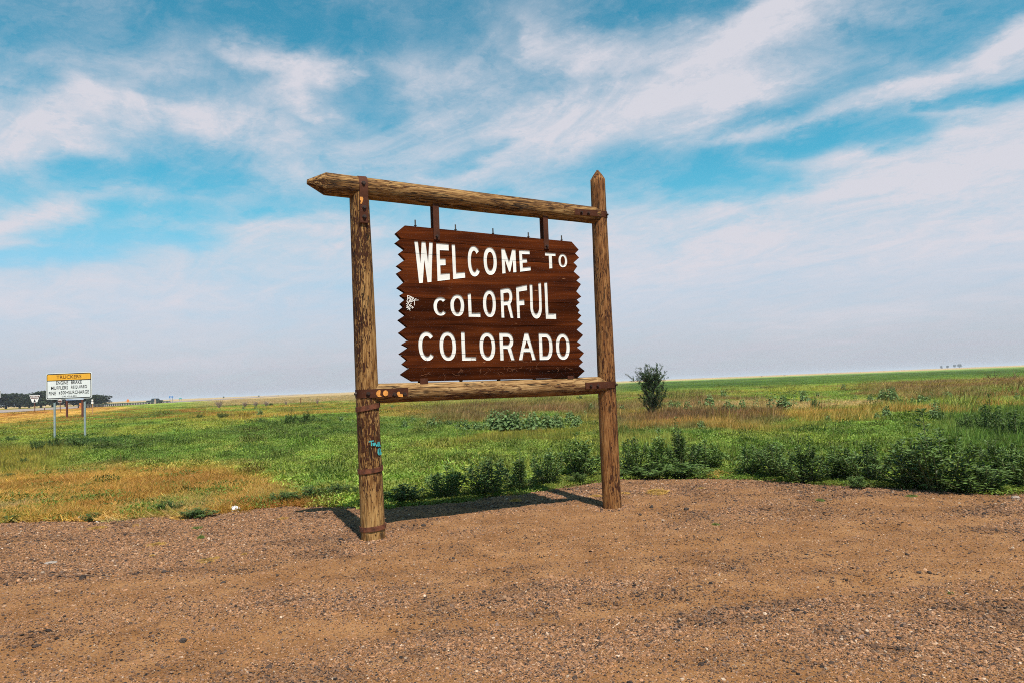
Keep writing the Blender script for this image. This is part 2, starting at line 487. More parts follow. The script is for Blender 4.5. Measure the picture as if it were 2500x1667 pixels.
# ------------------------------------------------------------------ vegetation map: what grows where, in world coordinates
def C(*a):
    return np.array(a)
VG = dict(green=C(.205, .290, .052), light=C(.290, .350, .066), dark=C(.060, .110, .026), yel=C(.300, .255, .044), straw=C(.45, .275, .066),
          orange=C(.29, .122, .026), russet=C(.235, .125, .055), pale=C(.42, .30, .135), tan=C(.30, .225, .105), deep=C(.120, .190, .034))

def veg(x, y):
    """colour (n,3) and cover class 0 mat, 1 clump, 2 tall, 3 straw for ground points"""
    x = np.asarray(x, float); y = np.asarray(y, float)
    ys = np.maximum(y, 4.0)
    Xb = 1250 + 1800 * x / ys                      # bearing
    n1 = fbm(x * .16, y * .085, 21) - .5
    n2 = fbm(x * .6, y * .33, 31) - .5
    n3 = fbm(x * .045, y * .022, 41) - .5
    D = ys * np.exp(.55 * n1 + .18 * n2)
    lat = road_lat(x, y)
    col = np.repeat(VG['green'][None], len(x), 0)
    cls = np.zeros(len(x))
    def put(w, c, k=None):
        nonlocal col, cls
        w = np.clip(w, 0, 1)
        col = col * (1 - w[:, None]) + VG[c][None] * w[:, None]
        if k is not None:
            cls = np.where(w > .5, k, cls)
    def band(a, b, s=.18):
        return sm(math.log(a) - s, math.log(a) + s, np.log(D)) * (1 - sm(math.log(b) - s, math.log(b) + s, np.log(D)))
    right = sm(900, 1150, Xb)
    far_r = sm(1380, 1560, Xb)
    # general mottling of the green
    put(.9 * sm(-.12, .14, n2 + .5 * n1), 'light')
    put(.45 * sm(.10, .26, -n2 - .3 * n1), 'deep')
    # left half
    L = 1 - right
    put(L * band(36, 62) * sm(-.06, .2, n1 + .5 * n2) * .5, 'yel', 1)
    put(L * band(55, 140) * sm(-.16, .08, n1 + n2) * .9, 'yel', 1)
    put(L * band(60, 130) * sm(.05, .2, n2) * .7, 'straw', 1)
    put(sm(480, 640, Xb) * L * band(38, 75) * sm(.06, .2, n1 - n2) * .6, 'straw', 1)
    put(L * band(60, 150) * sm(.0, .16, -n1 + n2) * .8, 'orange', 1)
    put(L * band(24, 150) * sm(.12, .24, n3 - n1) * .42, 'dark', 0)
    put(L * band(22, 36) * (1 - sm(200, 420, Xb)) * sm(-.12, .05, -n2), 'dark', 0)
    put((1 - sm(60, 260, Xb)) * band(14, 27) * sm(-.1, .12, n2 + .2), 'yel', 1)
    put(L * sm(420, 560, Xb) * band(130, 5000), 'tan', 3)
    put(L * sm(420, 560, Xb) * band(130, 5000) * sm(.04, .2, n2), 'pale', 3)
    # straw strip beside the gravel on the left
    e = lot_edge(x)
    dd = y - e
    wid_ = np.interp(x, [-14, -9, -7.3, -5.6, -4.5, -3.6, -2.8], [8.5, 8, 7, 5.0, 3.0, 1.3, 0]) * (1 + .9 * n1)
    wst = (1 - sm(.82, 1.12, dd / np.maximum(wid_, .05) + .5 * n2)) * (1 - sm(-3.3, -2.7, x))
    put(wst, 'straw', 3)
    put(wst * sm(.02, .2, n2) * .55, 'orange', 3)
    put(wst * sm(.06, .2, -n2 + .3 * (vnoise(x * 2.3, y * 2.3, 33) - .5)) * .85, 'pale', 3)
    put((1 - sm(0, 1.6, dd)) * sm(-4.6, -3.8, x) * (1 - sm(-2.9, -2.5, x)) * .8, 'orange', 3)
    put(wst * sm(.1, .2, -n2) * .8, 'yel', 3)
    # embankment up to the road
    put(sm(-13, -8, lat) * (1 - sm(-.4, .2, lat)) * .9 * (1 - sm(150, 200, y)), 'straw', 3)
    put(sm(-8, -4, lat) * (1 - sm(-.4, .2, lat)) * sm(-.1, .12, n2) * .85 * (1 - sm(150, 200, y)), 'orange', 3)
    put(sm(ROAD_W, ROAD_W + 2, lat), 'yel', 1)
    # right half, bands of grass lying across the plain
    R = right
    put(R * band(16, 30) * sm(-.1, .15, n1) * .7, 'light')
    put(far_r * band(18, 34) * sm(-.05, .12, n1 + .5 * n2), 'light', 2)
    put(R * band(19, 34) * sm(-.02, .2, n2 - n1) * .85, 'yel', 1)
    put(far_r * band(22, 33) * sm(-.22, .0, n1 + .18 - sm(1850, 2000, Xb)), 'russet', 2)
    put(R * (1 - far_r) * band(40, 70) * .75 * sm(-.25, .0, n1 + n2 * .5 + .1), 'russet', 2)
    put(R * band(32, 62) * sm(-.06, .14, n2 + .4 * n3) * .85, 'russet', 2)
    put(far_r * band(22, 36) * sm(.06, .18, n2), 'straw', 2)
    put(sm(2000, 2200, Xb) * band(50, 85) * sm(-.2, .0, n1 + .1), 'russet', 2)
    put(sm(1560, 1640, Xb) * (1 - sm(2120, 2240, Xb)) * band(33, 43, .07) * sm(-.36, -.14, n2), 'pale', 3)
    put(R * band(58, 112) * sm(-.1, .14, n1) * .6, 'yel', 1)
    put(R * band(58, 95) * sm(.12, .26, n2 - n1) * .6, 'russet', 2)
    put(far_r * band(110, 620) * sm(-.5, -.1, n1 + .1), 'deep', 0)
    put(far_r * band(120, 520) * .6 * sm(-.2, .1, n3), 'dark', 0)
    put(R * (1 - far_r) * band(90, 5000) * .8, 'tan', 3)
    put(sm(math.log(560), math.log(800), np.log(D)) * far_r, 'tan', 3)
    put(sm(math.log(280), math.log(420), np.log(D)) * (1 - far_r), 'tan', 3)
    put(sm(math.log(700), math.log(900), np.log(D)) * sm(0, .2, n3) * .6, 'pale', 3)
    put(sm(2150, 2400, Xb) * band(12, 24), 'deep', 1)
    j = (1 + .35 * (vnoise(x * 3.1, y * 3.1, 77) - .5))
    return np.clip(col * j[:, None], 0, 1), cls

# ------------------------------------------------------------------ ground sheet out to the horizon
def ground_sheet():
    az = np.concatenate([np.radians(np.arange(-60, 60.01, .5)), np.radians(np.arange(64, 300, 4))])
    rad = np.concatenate([np.array([.5]), np.geomspace(1.5, 60, 110), np.geomspace(62, 900, 110), np.geomspace(950, 12000, 30)])
    A, Rr = np.meshgrid(az, rad)
    x, y = Rr * np.sin(A), Rr * np.cos(A)
    z = height(x, y)
    e = lot_edge(x)
    z = z - .05 * (1 - sm(-.25, .15, y - e)) * (np.hypot(x, y) < 70)
    na, nr = len(az), len(rad)
    V = np.stack([x, y, z], -1).reshape(-1, 3)
    idx = np.arange(na * nr).reshape(nr, na)
    a = idx[:-1, :]; b = np.roll(idx, -1, 1)[:-1, :]; c = np.roll(idx, -1, 1)[1:, :]; d = idx[1:, :]
    Q = np.stack([a, d, c, b], -1).reshape(-1, 4)
    me = mesh_np('field', V, Q)
    bm = bmesh.new(); bm.from_mesh(me)
    bm.verts.ensure_lookup_table()
    bm.faces.new([bm.verts[i] for i in idx[0]])
    bm.to_mesh(me); bm.free()
    col, _ = veg(V[:, 0], V[:, 1])
    Dv = np.hypot(V[:, 0], V[:, 1])
    # near the eye bare earth shows between the stems
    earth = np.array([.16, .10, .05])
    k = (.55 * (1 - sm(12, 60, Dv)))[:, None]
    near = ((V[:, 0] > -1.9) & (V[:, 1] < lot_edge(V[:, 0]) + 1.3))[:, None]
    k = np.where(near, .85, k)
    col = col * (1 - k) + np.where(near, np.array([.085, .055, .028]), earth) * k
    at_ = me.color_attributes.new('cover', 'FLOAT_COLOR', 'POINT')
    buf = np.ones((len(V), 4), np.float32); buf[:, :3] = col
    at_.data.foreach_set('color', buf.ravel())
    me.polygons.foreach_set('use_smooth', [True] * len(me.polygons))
    m_, gg, b = newmat('field_cover', 0.95, 0.05)
    c = gg.n('ShaderNodeAttribute', attribute_name='cover').outputs['Color']
    co = gg.n('ShaderNodeTexCoord').outputs['Object']
    n1 = gg.noise(co, 1.6, 8.0, 0.7)
    n2 = gg.noise(gg.v('MULTIPLY', co, (.10, .035, .1)), 1.0, 6.0, 0.65)
    fct = gg.m('ADD', gg.m('MULTIPLY', n1, 1.0), gg.m('MULTIPLY', n2, 0.9))
    gg.put(b.inputs['Base Color'], gg.mix(1.0, c, gg.ramp(fct, [(.55, (.45, .5, .5)), (1.35, (1.35, 1.25, 1.2))]), 'MULTIPLY'))
    bump(gg, b, n1, 1.0, 0.1)
    return tag(link('field', me, None, m_), kind='structure')
ground_sheet()

# ------------------------------------------------------------------ gravel lot
def lot_relief(x, y):
    h = .05 * (fbm(x * .5, y * .5, 51, 3) - .5) - sum(.020 * np.exp(-((y - (c_ + .13 * x + .016 * x * x)) / .16) ** 2) for c_ in (5.1, 6.75)) + .018 * (fbm(x * 2.2, y * 2.2, 53, 3) - .5) + .010 * (fbm(x * 7, y * 7, 55, 2) - .5)
    return h

def gravel_amount(x, y):
    """1 where loose stones lie thick, 0 on bare packed earth; long patches along the wheel tracks"""
    u = x * .95 + y * .3; v = -x * .3 + y * .95
    n = fbm(u * .55, v * 1.15, 61, 5) + .35 * (fbm(u * 2.2, v * 3.2, 63, 3) - .5)
    for c_ in (5.1, 6.75):
        n = n - .17 * np.exp(-((y - (c_ + .13 * x + .016 * x * x)) / .20) ** 2) * (.4 + fbm(x * .7, y * .2, 67, 2))
    near_edge = sm(2.6, .3, lot_edge(x) - y) * .28
    left = .13 * sm(-1.5, -3.5, x) + .08 * sm(3.5, 5.5, x)
    return np.clip((n - .44 + near_edge + left) * 3.0, 0, 1)

def gravel_lot():
    xs = np.concatenate([np.arange(-46, -9, 1.0), np.arange(-9, 9, .06), np.arange(9, 46.1, 1.0)])
    ts = np.concatenate([np.linspace(0, .62, 20, endpoint=False), np.linspace(.62, .93, 120, endpoint=False), np.linspace(.93, 1.0, 44)])
    X, T = np.meshgrid(xs, ts)
    E_ = lot_edge(X)
    Y = -28 + (E_ + 28) * T
    Z = .012 + lot_relief(X, Y)
    back = sm(.0, .35, E_ - Y)
    Z = Z * back - .03 * (1 - back)
    V = np.stack([X, Y, Z], -1).reshape(-1, 3)
    nx, ny = len(xs), len(ts)
    idx = np.arange(nx * ny).reshape(ny, nx)
    Q = np.stack([idx[:-1, :-1], idx[:-1, 1:], idx[1:, 1:], idx[1:, :-1]], -1).reshape(-1, 4)
    me = mesh_np('gravel_lot', V, Q)
    me.polygons.foreach_set('use_smooth', [True] * len(me.polygons))
    ga = gravel_amount(V[:, 0], V[:, 1])
    a_ = me.attributes.new('stones', 'FLOAT', 'POINT'); a_.data.foreach_set('value', ga.astype(np.float32))
    m_, gg, b = newmat('packed_earth_and_gravel', 0.95, 0.08)
    st = gg.n('ShaderNodeAttribute', attribute_name='stones').outputs['Fac']
    co = gg.n('ShaderNodeTexCoord').outputs['Object']
    n1 = gg.noise(co, 2.2, 6.0, 0.6)
    n2 = gg.noise(co, 60.0, 4.0, 0.7)
    n3 = gg.noise(co, 260.0, 2.0, 0.6)
    earth = gg.ramp(gg.m('ADD', gg.m('MULTIPLY', n1, .6), gg.m('MULTIPLY', n2, .4)),
                    [(.32, (.138, .059, .020)), (.5, (.225, .107, .042)), (.66, (.315, .165, .073))])
    vo = gg.n('ShaderNodeTexVoronoi', {'Vector': co, 'Scale': 85.0, 'Randomness': 1.0})
    vd = vo.outputs['Distance']
    sc = gg.n('ShaderNodeSeparateColor', {0: vo.outputs['Color']})
    peb = gg.ramp(sc.outputs[0], [(.0, (.030, .020, .016)), (.25, (.105, .060, .038)), (.5, (.22, .122, .072)), (.75, (.33, .196, .120)), (1.0, (.46, .33, .24))])
    cover = gg.rng(gg.m('ADD', gg.m('MULTIPLY', st, .50), gg.m('MULTIPLY', sc.outputs[1], .75)), .50, .56)
    dome = gg.rng(vd, .62, .30)
    mk = gg.m('MULTIPLY', cover, dome)
    c = gg.mix(mk, earth, peb)
    c = gg.mix(gg.rng(n3, .62, .72, 0, .6), c, (.10, .055, .035))
    gg.put(b.inputs['Base Color'], c)
    hh = gg.m('ADD', gg.m('MULTIPLY', mk, gg.m('SUBTRACT', 1.0, vd)), gg.m('ADD', gg.m('MULTIPLY', n2, .5), gg.m('MULTIPLY', n3, .3)))
    bump(gg, b, hh, 1.0, 0.008)
    return tag(link('gravel_lot', me, None, m_), kind='structure')
gravel_lot()

def ground_z(x, y):
    x = np.asarray(x, float); y = np.asarray(y, float)
    e = lot_edge(x)
    back = sm(.0, .35, e - y)
    lot = (.012 + lot_relief(x, y)) * back - .03 * (1 - back)
    return np.where(y < e, np.maximum(lot, height(x, y) - .05 * (1 - sm(-.25, .15, y - e))), height(x, y))

def on(px, py):
    P = at(px, py)
    return Vector((P.x, P.y, float(ground_z(P.x, P.y))))

# ------------------------------------------------------------------ road
def road():
    # resample the near edge, then sweep the carriageway across it
    P = []
    for a, b in zip(ROAD_E[:-1], ROAD_E[1:]):
        n = max(1, int(np.hypot(*(b - a)) / 8)) if a[1] < 420 else 20
        P += [a + (b - a) * k / n for k in range(n)]
    P = np.array(P)
    for _ in range(3):
        P[1:-1] = .25 * P[:-2] + .5 * P[1:-1] + .25 * P[2:]
    T = np.gradient(P, axis=0); T /= np.linalg.norm(T, axis=1)[:, None]
    Nn = np.stack([-T[:, 1], T[:, 0]], -1)
    zz = road_z(P[:, 1])
    def sweep(name, ls, dz, m_, top):
        V, Fc = [], []
        k = len(ls)
        for p, n, z in zip(P, Nn, zz):
            for l in ls:
                q = p + n * l; V.append((q[0], q[1], float(z) + dz))
        for i in range(len(P) - 1):
            for j in range(k - 1):
                a = i * k + j
                Fc.append((a + 1, a, a + k, a + k + 1))
        return tag(link(top, mesh(name, V, Fc), None, m_), kind='structure')
    m_, gg, b = newmat('pale_concrete_road', 0.85, 0.2)
    co = gg.n('ShaderNodeTexCoord').outputs['Object']
    gg.put(b.inputs['Base Color'], gg.ramp(gg.noise(co, .35, 8.0, 0.7), [(.35, (.23, .180, .155)), (.65, (.30, .24, .205))]))
    sweep('highway', [0, 3, 13, 26, ROAD_W - 3, ROAD_W], .06, m_, 'highway_road')
    pm = flatmat('road_paint', (.45, .41, .34), 0.8, .2, 4.0)
    sweep('edge_line', [2.9, 3.06], .066, pm, 'road_edge_line')
    sweep('edge_line', [ROAD_W - 3.1, ROAD_W - 2.94], .066, pm, 'road_edge_line')
road()
# ------------------------------------------------------------------ the big wooden welcome sign
BASE = Vector((-1.595, 8.130, 0.0))
SU = Vector((0.91483, 0.40384, 0.0))            # along the sign, towards the right post
SN = Vector((0.40384, -0.91483, 0.0))           # out of the sign, towards the viewer
SIGN_RZ = math.atan2(SU.y, SU.x)
_su, _sn, _b = np.array(SU), np.array(SN), np.array(BASE)

def uv(px, py, off=0.0):
    """photo measurement -> (u, v) on the sign's plane, off metres in front of the post axes"""
    d = ray(px, py)
    o = _b + _sn * off - np.array([0, 0, EYE])
    t = (o @ _sn) / (d @ _sn)
    P = np.array([0, 0, EYE]) + d * t
    return float((P - _b) @ _su), float(P[2])

sign = empty('welcome_sign', BASE, 'big brown state welcome sign hung in a frame of round timber logs', 'welcome sign', rz=SIGN_RZ)
# local frame of the sign: x along it, -y towards the viewer, z up

def log(name, p0, p1, r0, r1, m_, tip0=0.0, tip1=0.0, seg=40, rings=46, seed=0, rough=.010, label=None, facets=8):
    """round timber between two local points; its mesh runs along local z so that the grain follows it"""
    p0, p1 = Vector(p0), Vector(p1)
    L = (p1 - p0).length
    prof = []
    if tip0:
        prof += [(0.0, .20), (tip0 * .5, .60), (tip0 * .97, .99)]
    t0 = tip0
    for i in range(rings + 1):
        prof.append((t0 + (L - tip0 - tip1) * i / rings, 1.0))
    if tip1:
        prof += [(L - tip1 * .96, .97), (L - tip1 * .5, .60), (L, .10)]
    V, Fc = [], []
    for (z, k) in prof:
        rr = r0 + (r1 - r0) * z / L
        for s in range(seg):
            a = 2 * math.pi * s / seg
            ca, sa = math.cos(a), math.sin(a)
            q = 1.0
            q += rough / rr * 2.0 * (float(fbm(ca * 1.4 + 9 + seed, sa * 1.4 + z * .55, 71 + seed, 3)) - .5)
            q += .30 * rough / rr * (float(vnoise(a * 9, z * 1.6, 73 + seed)) - .5)
            if k < 1.0:
                # hewn facets instead of a smooth cone
                fa = 2 * math.pi / facets
                loc = (a + .2) % fa - fa / 2
                q = (q * 1.02) * math.cos(fa / 2) / math.cos(loc) * 1.05
            V.append((ca * rr * k * q, sa * rr * k * q, z))
    n = len(prof)
    for i in range(n - 1):
        for s in range(seg):
            Fc.append((i * seg + s, i * seg + (s + 1) % seg, (i + 1) * seg + (s + 1) % seg, (i + 1) * seg + s))
    Fc.append(tuple(range(seg))[::-1]); Fc.append(tuple(range((n - 1) * seg, n * seg)))
    me = mesh(name, V, Fc)
    zs = [sum(V[i][2] for i in f) / len(f) for f in Fc]
    me.polygons.foreach_set('use_smooth', [len(f) == 4 and (z > tip0 + .002 if tip0 else True) and (z < L - tip1 - .002 if tip1 else True) for f, z in zip(Fc, zs)])
    o = link(name, me, sign, m_)
    o.location = p0
    o.rotation_mode = 'QUATERNION'
    o.rotation_quaternion = (p1 - p0).to_track_quat('Z', 'Y')
    if label:
        o['label'] = label
    return o

RP = 3.024
post_a = log('post', (0.004, 0, -.25), (-.048, 0, 3.90), .136, .108, M_POST_A, seed=1, label='flaking yellow-brown post with rusty bands')
post_b = log('post', (RP, 0, -.25), (RP + .018, 0, 4.315), .122, .095, M_POST_B, tip1=.13, seed=4, label='red-brown post with a pointed top', facets=6)
beam = log('top_beam', (-.612, 0, 3.885), (RP - .02, 0, 3.722), .127, .107, M_BEAM, tip0=.20, seed=7, rings=70)
rail = log('bottom_rail', (.0, 0, 1.572), (RP + .0, 0, 1.557), .108, .102, M_RAIL, seed=11, rings=60)

# --- letter shapes in a unit box, y up
def arc(cx, cy, rx, ry, a0, a1, n=14, p=2.0):
    out = []
    for i in range(n + 1):
        a = math.radians(a0 + (a1 - a0) * i / n)
        c, s = math.cos(a), math.sin(a)
        out.append((cx + rx * math.copysign(abs(c) ** (2 / p), c), cy + ry * math.copysign(abs(s) ** (2 / p), s)))
    return out

def glyph(ch, sx, sy):
    """outer loop and holes; sx, sy = stroke thickness as a share of the letter's width and height"""
    h = []
    if ch == 'W':
        o = [(0, 1), (.19, 1), (.285, .49), (.40, 1), (.605, 1), (.705, .49), (.81, 1), (1, 1), (.835, 0), (.62, 0), (.5, .55), (.36, 0), (.16, 0)]
    elif ch == 'E':
        o = [(0, 0), (1, 0), (1, sy), (sx, sy), (sx, .5 - sy * .5), (.70, .5 - sy * .5), (.70, .5 + sy * .48), (sx, .5 + sy * .48), (sx, 1 - sy), (1, 1 - sy), (1, 1), (0, 1)]
    elif ch == 'F':
        o = [(0, 0), (sx, 0), (sx, .5 - sy * .6), (.70, .5 - sy * .6), (.70, .5 + sy * .42), (sx, .5 + sy * .42), (sx, 1 - sy), (1, 1 - sy), (1, 1), (0, 1)]
    elif ch == 'L':
        o = [(0, 0), (1, 0), (1, sy), (sx, sy), (sx, 1), (0, 1)]
    elif ch == 'T':
        o = [(.5 - sx / 2, 0), (.5 + sx / 2, 0), (.5 + sx / 2, 1 - sy), (1, 1 - sy), (1, 1), (0, 1), (0, 1 - sy), (.5 - sx / 2, 1 - sy)]
    elif ch == 'M':
        o = [(0, 0), (.23, 0), (.215, .56), (.475, .05), (.56, .05), (.775, .54), (.775, 0), (1, 0), (1, 1), (.765, 1), (.515, .44), (.235, 1), (0, 1)]
    elif ch == 'A':
        o = [(0, 0), (.205, 0), (.285, .155), (.715, .155), (.795, 0), (1, 0), (.61, 1), (.39, 1)]
        o = [(0, 0), (.205, 0), (.292, .30), (.69, .30), (.79, 0), (1, 0), (.605, 1), (.395, 1)]
        h = [[(.355, .455), (.5, .735), (.64, .455)]]
    elif ch == 'O':
        o = arc(.5, .5, .5, .5, 0, 360, 40, 2.25)[:-1]
        h = [arc(.5, .5, .5 - sx, .5 - sy, 0, 360, 36, 2.15)[:-1]]
    elif ch == 'C':
        a = 40
        o = arc(.5, .5, .5, .5, a, 360 - a, 40, 2.2) + arc(.5, .5, .5 - sx, .5 - sy, 360 - a - 4, a + 4, 36, 2.1)
    elif ch == 'U':
        o = [(0, 1), (0, .34)] + arc(.5, .34, .5, .34, 180, 360, 22, 2.1) + [(1, .34), (1, 1), (1 - sx, 1), (1 - sx, .34)] + arc(.5, .34, .5 - sx, .34 - sy, 360, 180, 20, 2.1) + [(sx, .34), (sx, 1)]
    elif ch == 'D':
        o = [(0, 0), (.5, 0)] + arc(.5, .5, .5, .5, -90, 90, 24, 2.3) + [(.5, 1), (0, 1)]
        h = [[(sx, sy), (.5, sy)] + arc(.5, .5, .5 - sx, .5 - sy, -90, 90, 22, 2.2) + [(sx, 1 - sy)]]
    elif ch == 'R':
        o = [(0, 0), (sx, 0), (sx, .42), (.53, .42), (.76, 0), (1, 0), (.79, .455)] + arc(.52, .71, .44, .29, -58, 90, 18, 2.2) + [(.5, 1), (0, 1)]
        h = [[(sx, .42 + sy * .95), (.52, .42 + sy * .95)] + arc(.52, .5 * (.42 + sy * .95 + 1 - sy), .44 - sx, .5 * (1 - sy - .42 - sy * .95), -90, 90, 14, 2.2) + [(sx, 1 - sy)]]
    def clean(lp):
        q = []
        for p in lp:
            if not q or (abs(p[0] - q[-1][0]) + abs(p[1] - q[-1][1])) > 1e-4:
                q.append(p)
        if abs(q[0][0] - q[-1][0]) + abs(q[0][1] - q[-1][1]) < 1e-4:
            q.pop()
        return q
    return clean(o), [clean(x) for x in h]

CROP = {'A': (950, 540), 'B': (950, 740), 'C': (1100, 560), 'D': (1100, 740), 'E': (1250, 580), 'F': (1250, 750)}
FRONT = 0.048            # board face in front of the post axes
def bp(c, x, y):
    ox, oy = CROP[c]
    return uv(ox + x / 7.84, oy + y / 7.84, FRONT)
LETTERS = [  # letter, crop, TL, TR, BR, BL, stroke shares
    ('W', 'A', (483, 385), (833, 408), (868, 1160), (518, 1195), 0, 0), ('E', 'A', (900, 422), (1138, 440), (1166, 1122), (928, 1150), .285, .195),
    ('L', 'A', (1198, 447), (1428, 462), (1457, 1085), (1227, 1112), .29, .185), ('C', 'C', (318, 312), (565, 330), (590, 895), (345, 915), .26, .165),
    ('O', 'C', (624, 338), (872, 352), (897, 868), (645, 885), .26, .18), ('M', 'C', (972, 372), (1242, 392), (1262, 822), (992, 850), 0, 0),
    ('E', 'C', (1310, 400), (1512, 412), (1537, 788), (1333, 815), .29, .195), ('T', 'E', (630, 290), (832, 305), (842, 588), (645, 600), .32, .20),
    ('O', 'E', (887, 313), (1050, 320), (1062, 568), (897, 577), .27, .18),
    ('C', 'A', (845, 1462), (1105, 1446), (1118, 1812), (858, 1812), .26, .185), ('O', 'A', (1167, 1415), (1430, 1398), (1445, 1822), (1182, 1822), .265, .18),
    ('L', 'C', (328, 1238), (552, 1195), (573, 1680), (347, 1676), .29, .18), ('O', 'C', (612, 1176), (858, 1150), (877, 1683), (632, 1683), .265, .16),
    ('R', 'C', (953, 1148), (1185, 1103), (1205, 1699), (975, 1693), .255, .165), ('F', 'C', (1252, 1105), (1462, 1063), (1485, 1705), (1278, 1703), .275, .175),
    ('U', 'E', (337, 905), (555, 866), (580, 1557), (358, 1553), .25, .155), ('L', 'E', (618, 865), (818, 828), (847, 1562), (648, 1558), .29, .155),
    ('C', 'B', (552, 545), (872, 548), (892, 1097), (575, 1097), .235, .16), ('O', 'B', (957, 547), (1270, 549), (1292, 1094), (977, 1095), .23, .145),
    ('L', 'D', (200, 552), (470, 556), (490, 1090), (222, 1092), .265, .135), ('O', 'D', (547, 560), (845, 562), (865, 1090), (565, 1092), .235, .15),
    ('R', 'D', (932, 566), (1205, 570), (1226, 1084), (955, 1088), .25, .16), ('A', 'F', (113, 490), (437, 497), (457, 1003), (132, 1005), 0, 0),
    ('D', 'F', (510, 495), (767, 500), (785, 1000), (530, 1003), .255, .165), ('O', 'F', (835, 502), (1097, 507), (1112, 997), (850, 1000), .245, .15)]
OUT = [('A', 300, 88), ('A', 130, 228), ('A', 230, 335), ('A', 128, 412), ('A', 300, 540), ('A', 195, 618), ('A', 312, 738), ('A', 155, 852), ('A', 265, 930), ('A', 155, 995), ('A', 300, 1165),
       ('A', 165, 1275), ('A', 303, 1365), ('A', 220, 1418), ('A', 318, 1500), ('B', 225, 12), ('B', 285, 72), ('B', 200, 140), ('B', 320, 235), ('B', 185, 322), ('B', 350, 458), ('B', 195, 567),
       ('B', 375, 712), ('B', 255, 787), ('B', 378, 850), ('B', 208, 965), ('B', 352, 1085), ('B', 262, 1163), ('B', 390, 1248), ('B', 232, 1360), ('B', 455, 1492),
       ('F', 1255, 1342), ('F', 1395, 1213), ('F', 1280, 1117), ('F', 1358, 1045), ('F', 1290, 975), ('F', 1380, 870), ('F', 1247, 765), ('F', 1327, 716), ('F', 1253, 660), ('F', 1362, 535), ('F', 1240, 435),
       ('F', 1355, 322), ('F', 1255, 248), ('E', 1326, 1498), ('E', 1263, 1440), ('E', 1299, 1397), ('E', 1225, 1313), ('E', 1294, 1250), ('E', 1240, 1195), ('E', 1326, 1137), ('E', 1230, 1035),
       ('E', 1323, 897), ('E', 1237, 828), ('E', 1308, 765), ('E', 1185, 655), ('E', 1255, 553), ('E', 1180, 485), ('E', 1285, 390), ('E', 1210, 308), ('E', 1275, 240), ('E', 1138, 85)]
outline = [bp(*q) for q in OUT]
def j3(x, y):
    return uv(940 + x / 3.564, 520 + y / 3.564, FRONT)
JOINTS = [((140, 225), (1655, 353), .0016), ((180, 345), (1660, 455), .003), ((159, 598), (1690, 655), .0018), ((185, 735), (1690, 787), .0028), ((190, 850), (1690, 878), .0026),
          ((190, 975), (1700, 985), .0018), ((190, 1107), (1672, 1120), .0055), ((170, 1233), (1690, 1216), .0040), ((190, 1352), (1700, 1325), .0036)]
joints = [(j3(*a), j3(*b), w) for a, b, w in JOINTS]
u0 = min(p[0] for p in outline) - .1; u1 = max(p[0] for p in outline) + .1
def joint_v(k, u):
    (ua, va), (ub, vb), w = joints[k]
    return va + (vb - va) * (u - ua) / (ub - ua) + .007 * (vnoise(u * 2.3, k * 7.1, 91) - .5) + .003 * (vnoise(u * 9, k * 3.3, 92) - .5)

def inside(poly, x, y):
    px = np.array([p[0] for p in poly]); py = np.array([p[1] for p in poly])
    qx, qy = np.roll(px, -1), np.roll(py, -1)
    res = np.zeros(len(x), bool)
    for a, b, c, d in zip(px, py, qx, qy):
        cond = (b > y) != (d > y)
        with np.errstate(divide='ignore', invalid='ignore'):
            xi = (c - a) * (y - b) / (d - b) + a
        res ^= cond & (x < xi)
    return res

def bilinear(q, x, y):
    TL, TR, BR, BL = q
    top = (TL[0] + (TR[0] - TL[0]) * x, TL[1] + (TR[1] - TL[1]) * x)
    bot = (BL[0] + (BR[0] - BL[0]) * x, BL[1] + (BR[1] - BL[1]) * x)
    return (bot[0] + (top[0] - bot[0]) * y, bot[1] + (top[1] - bot[1]) * y)

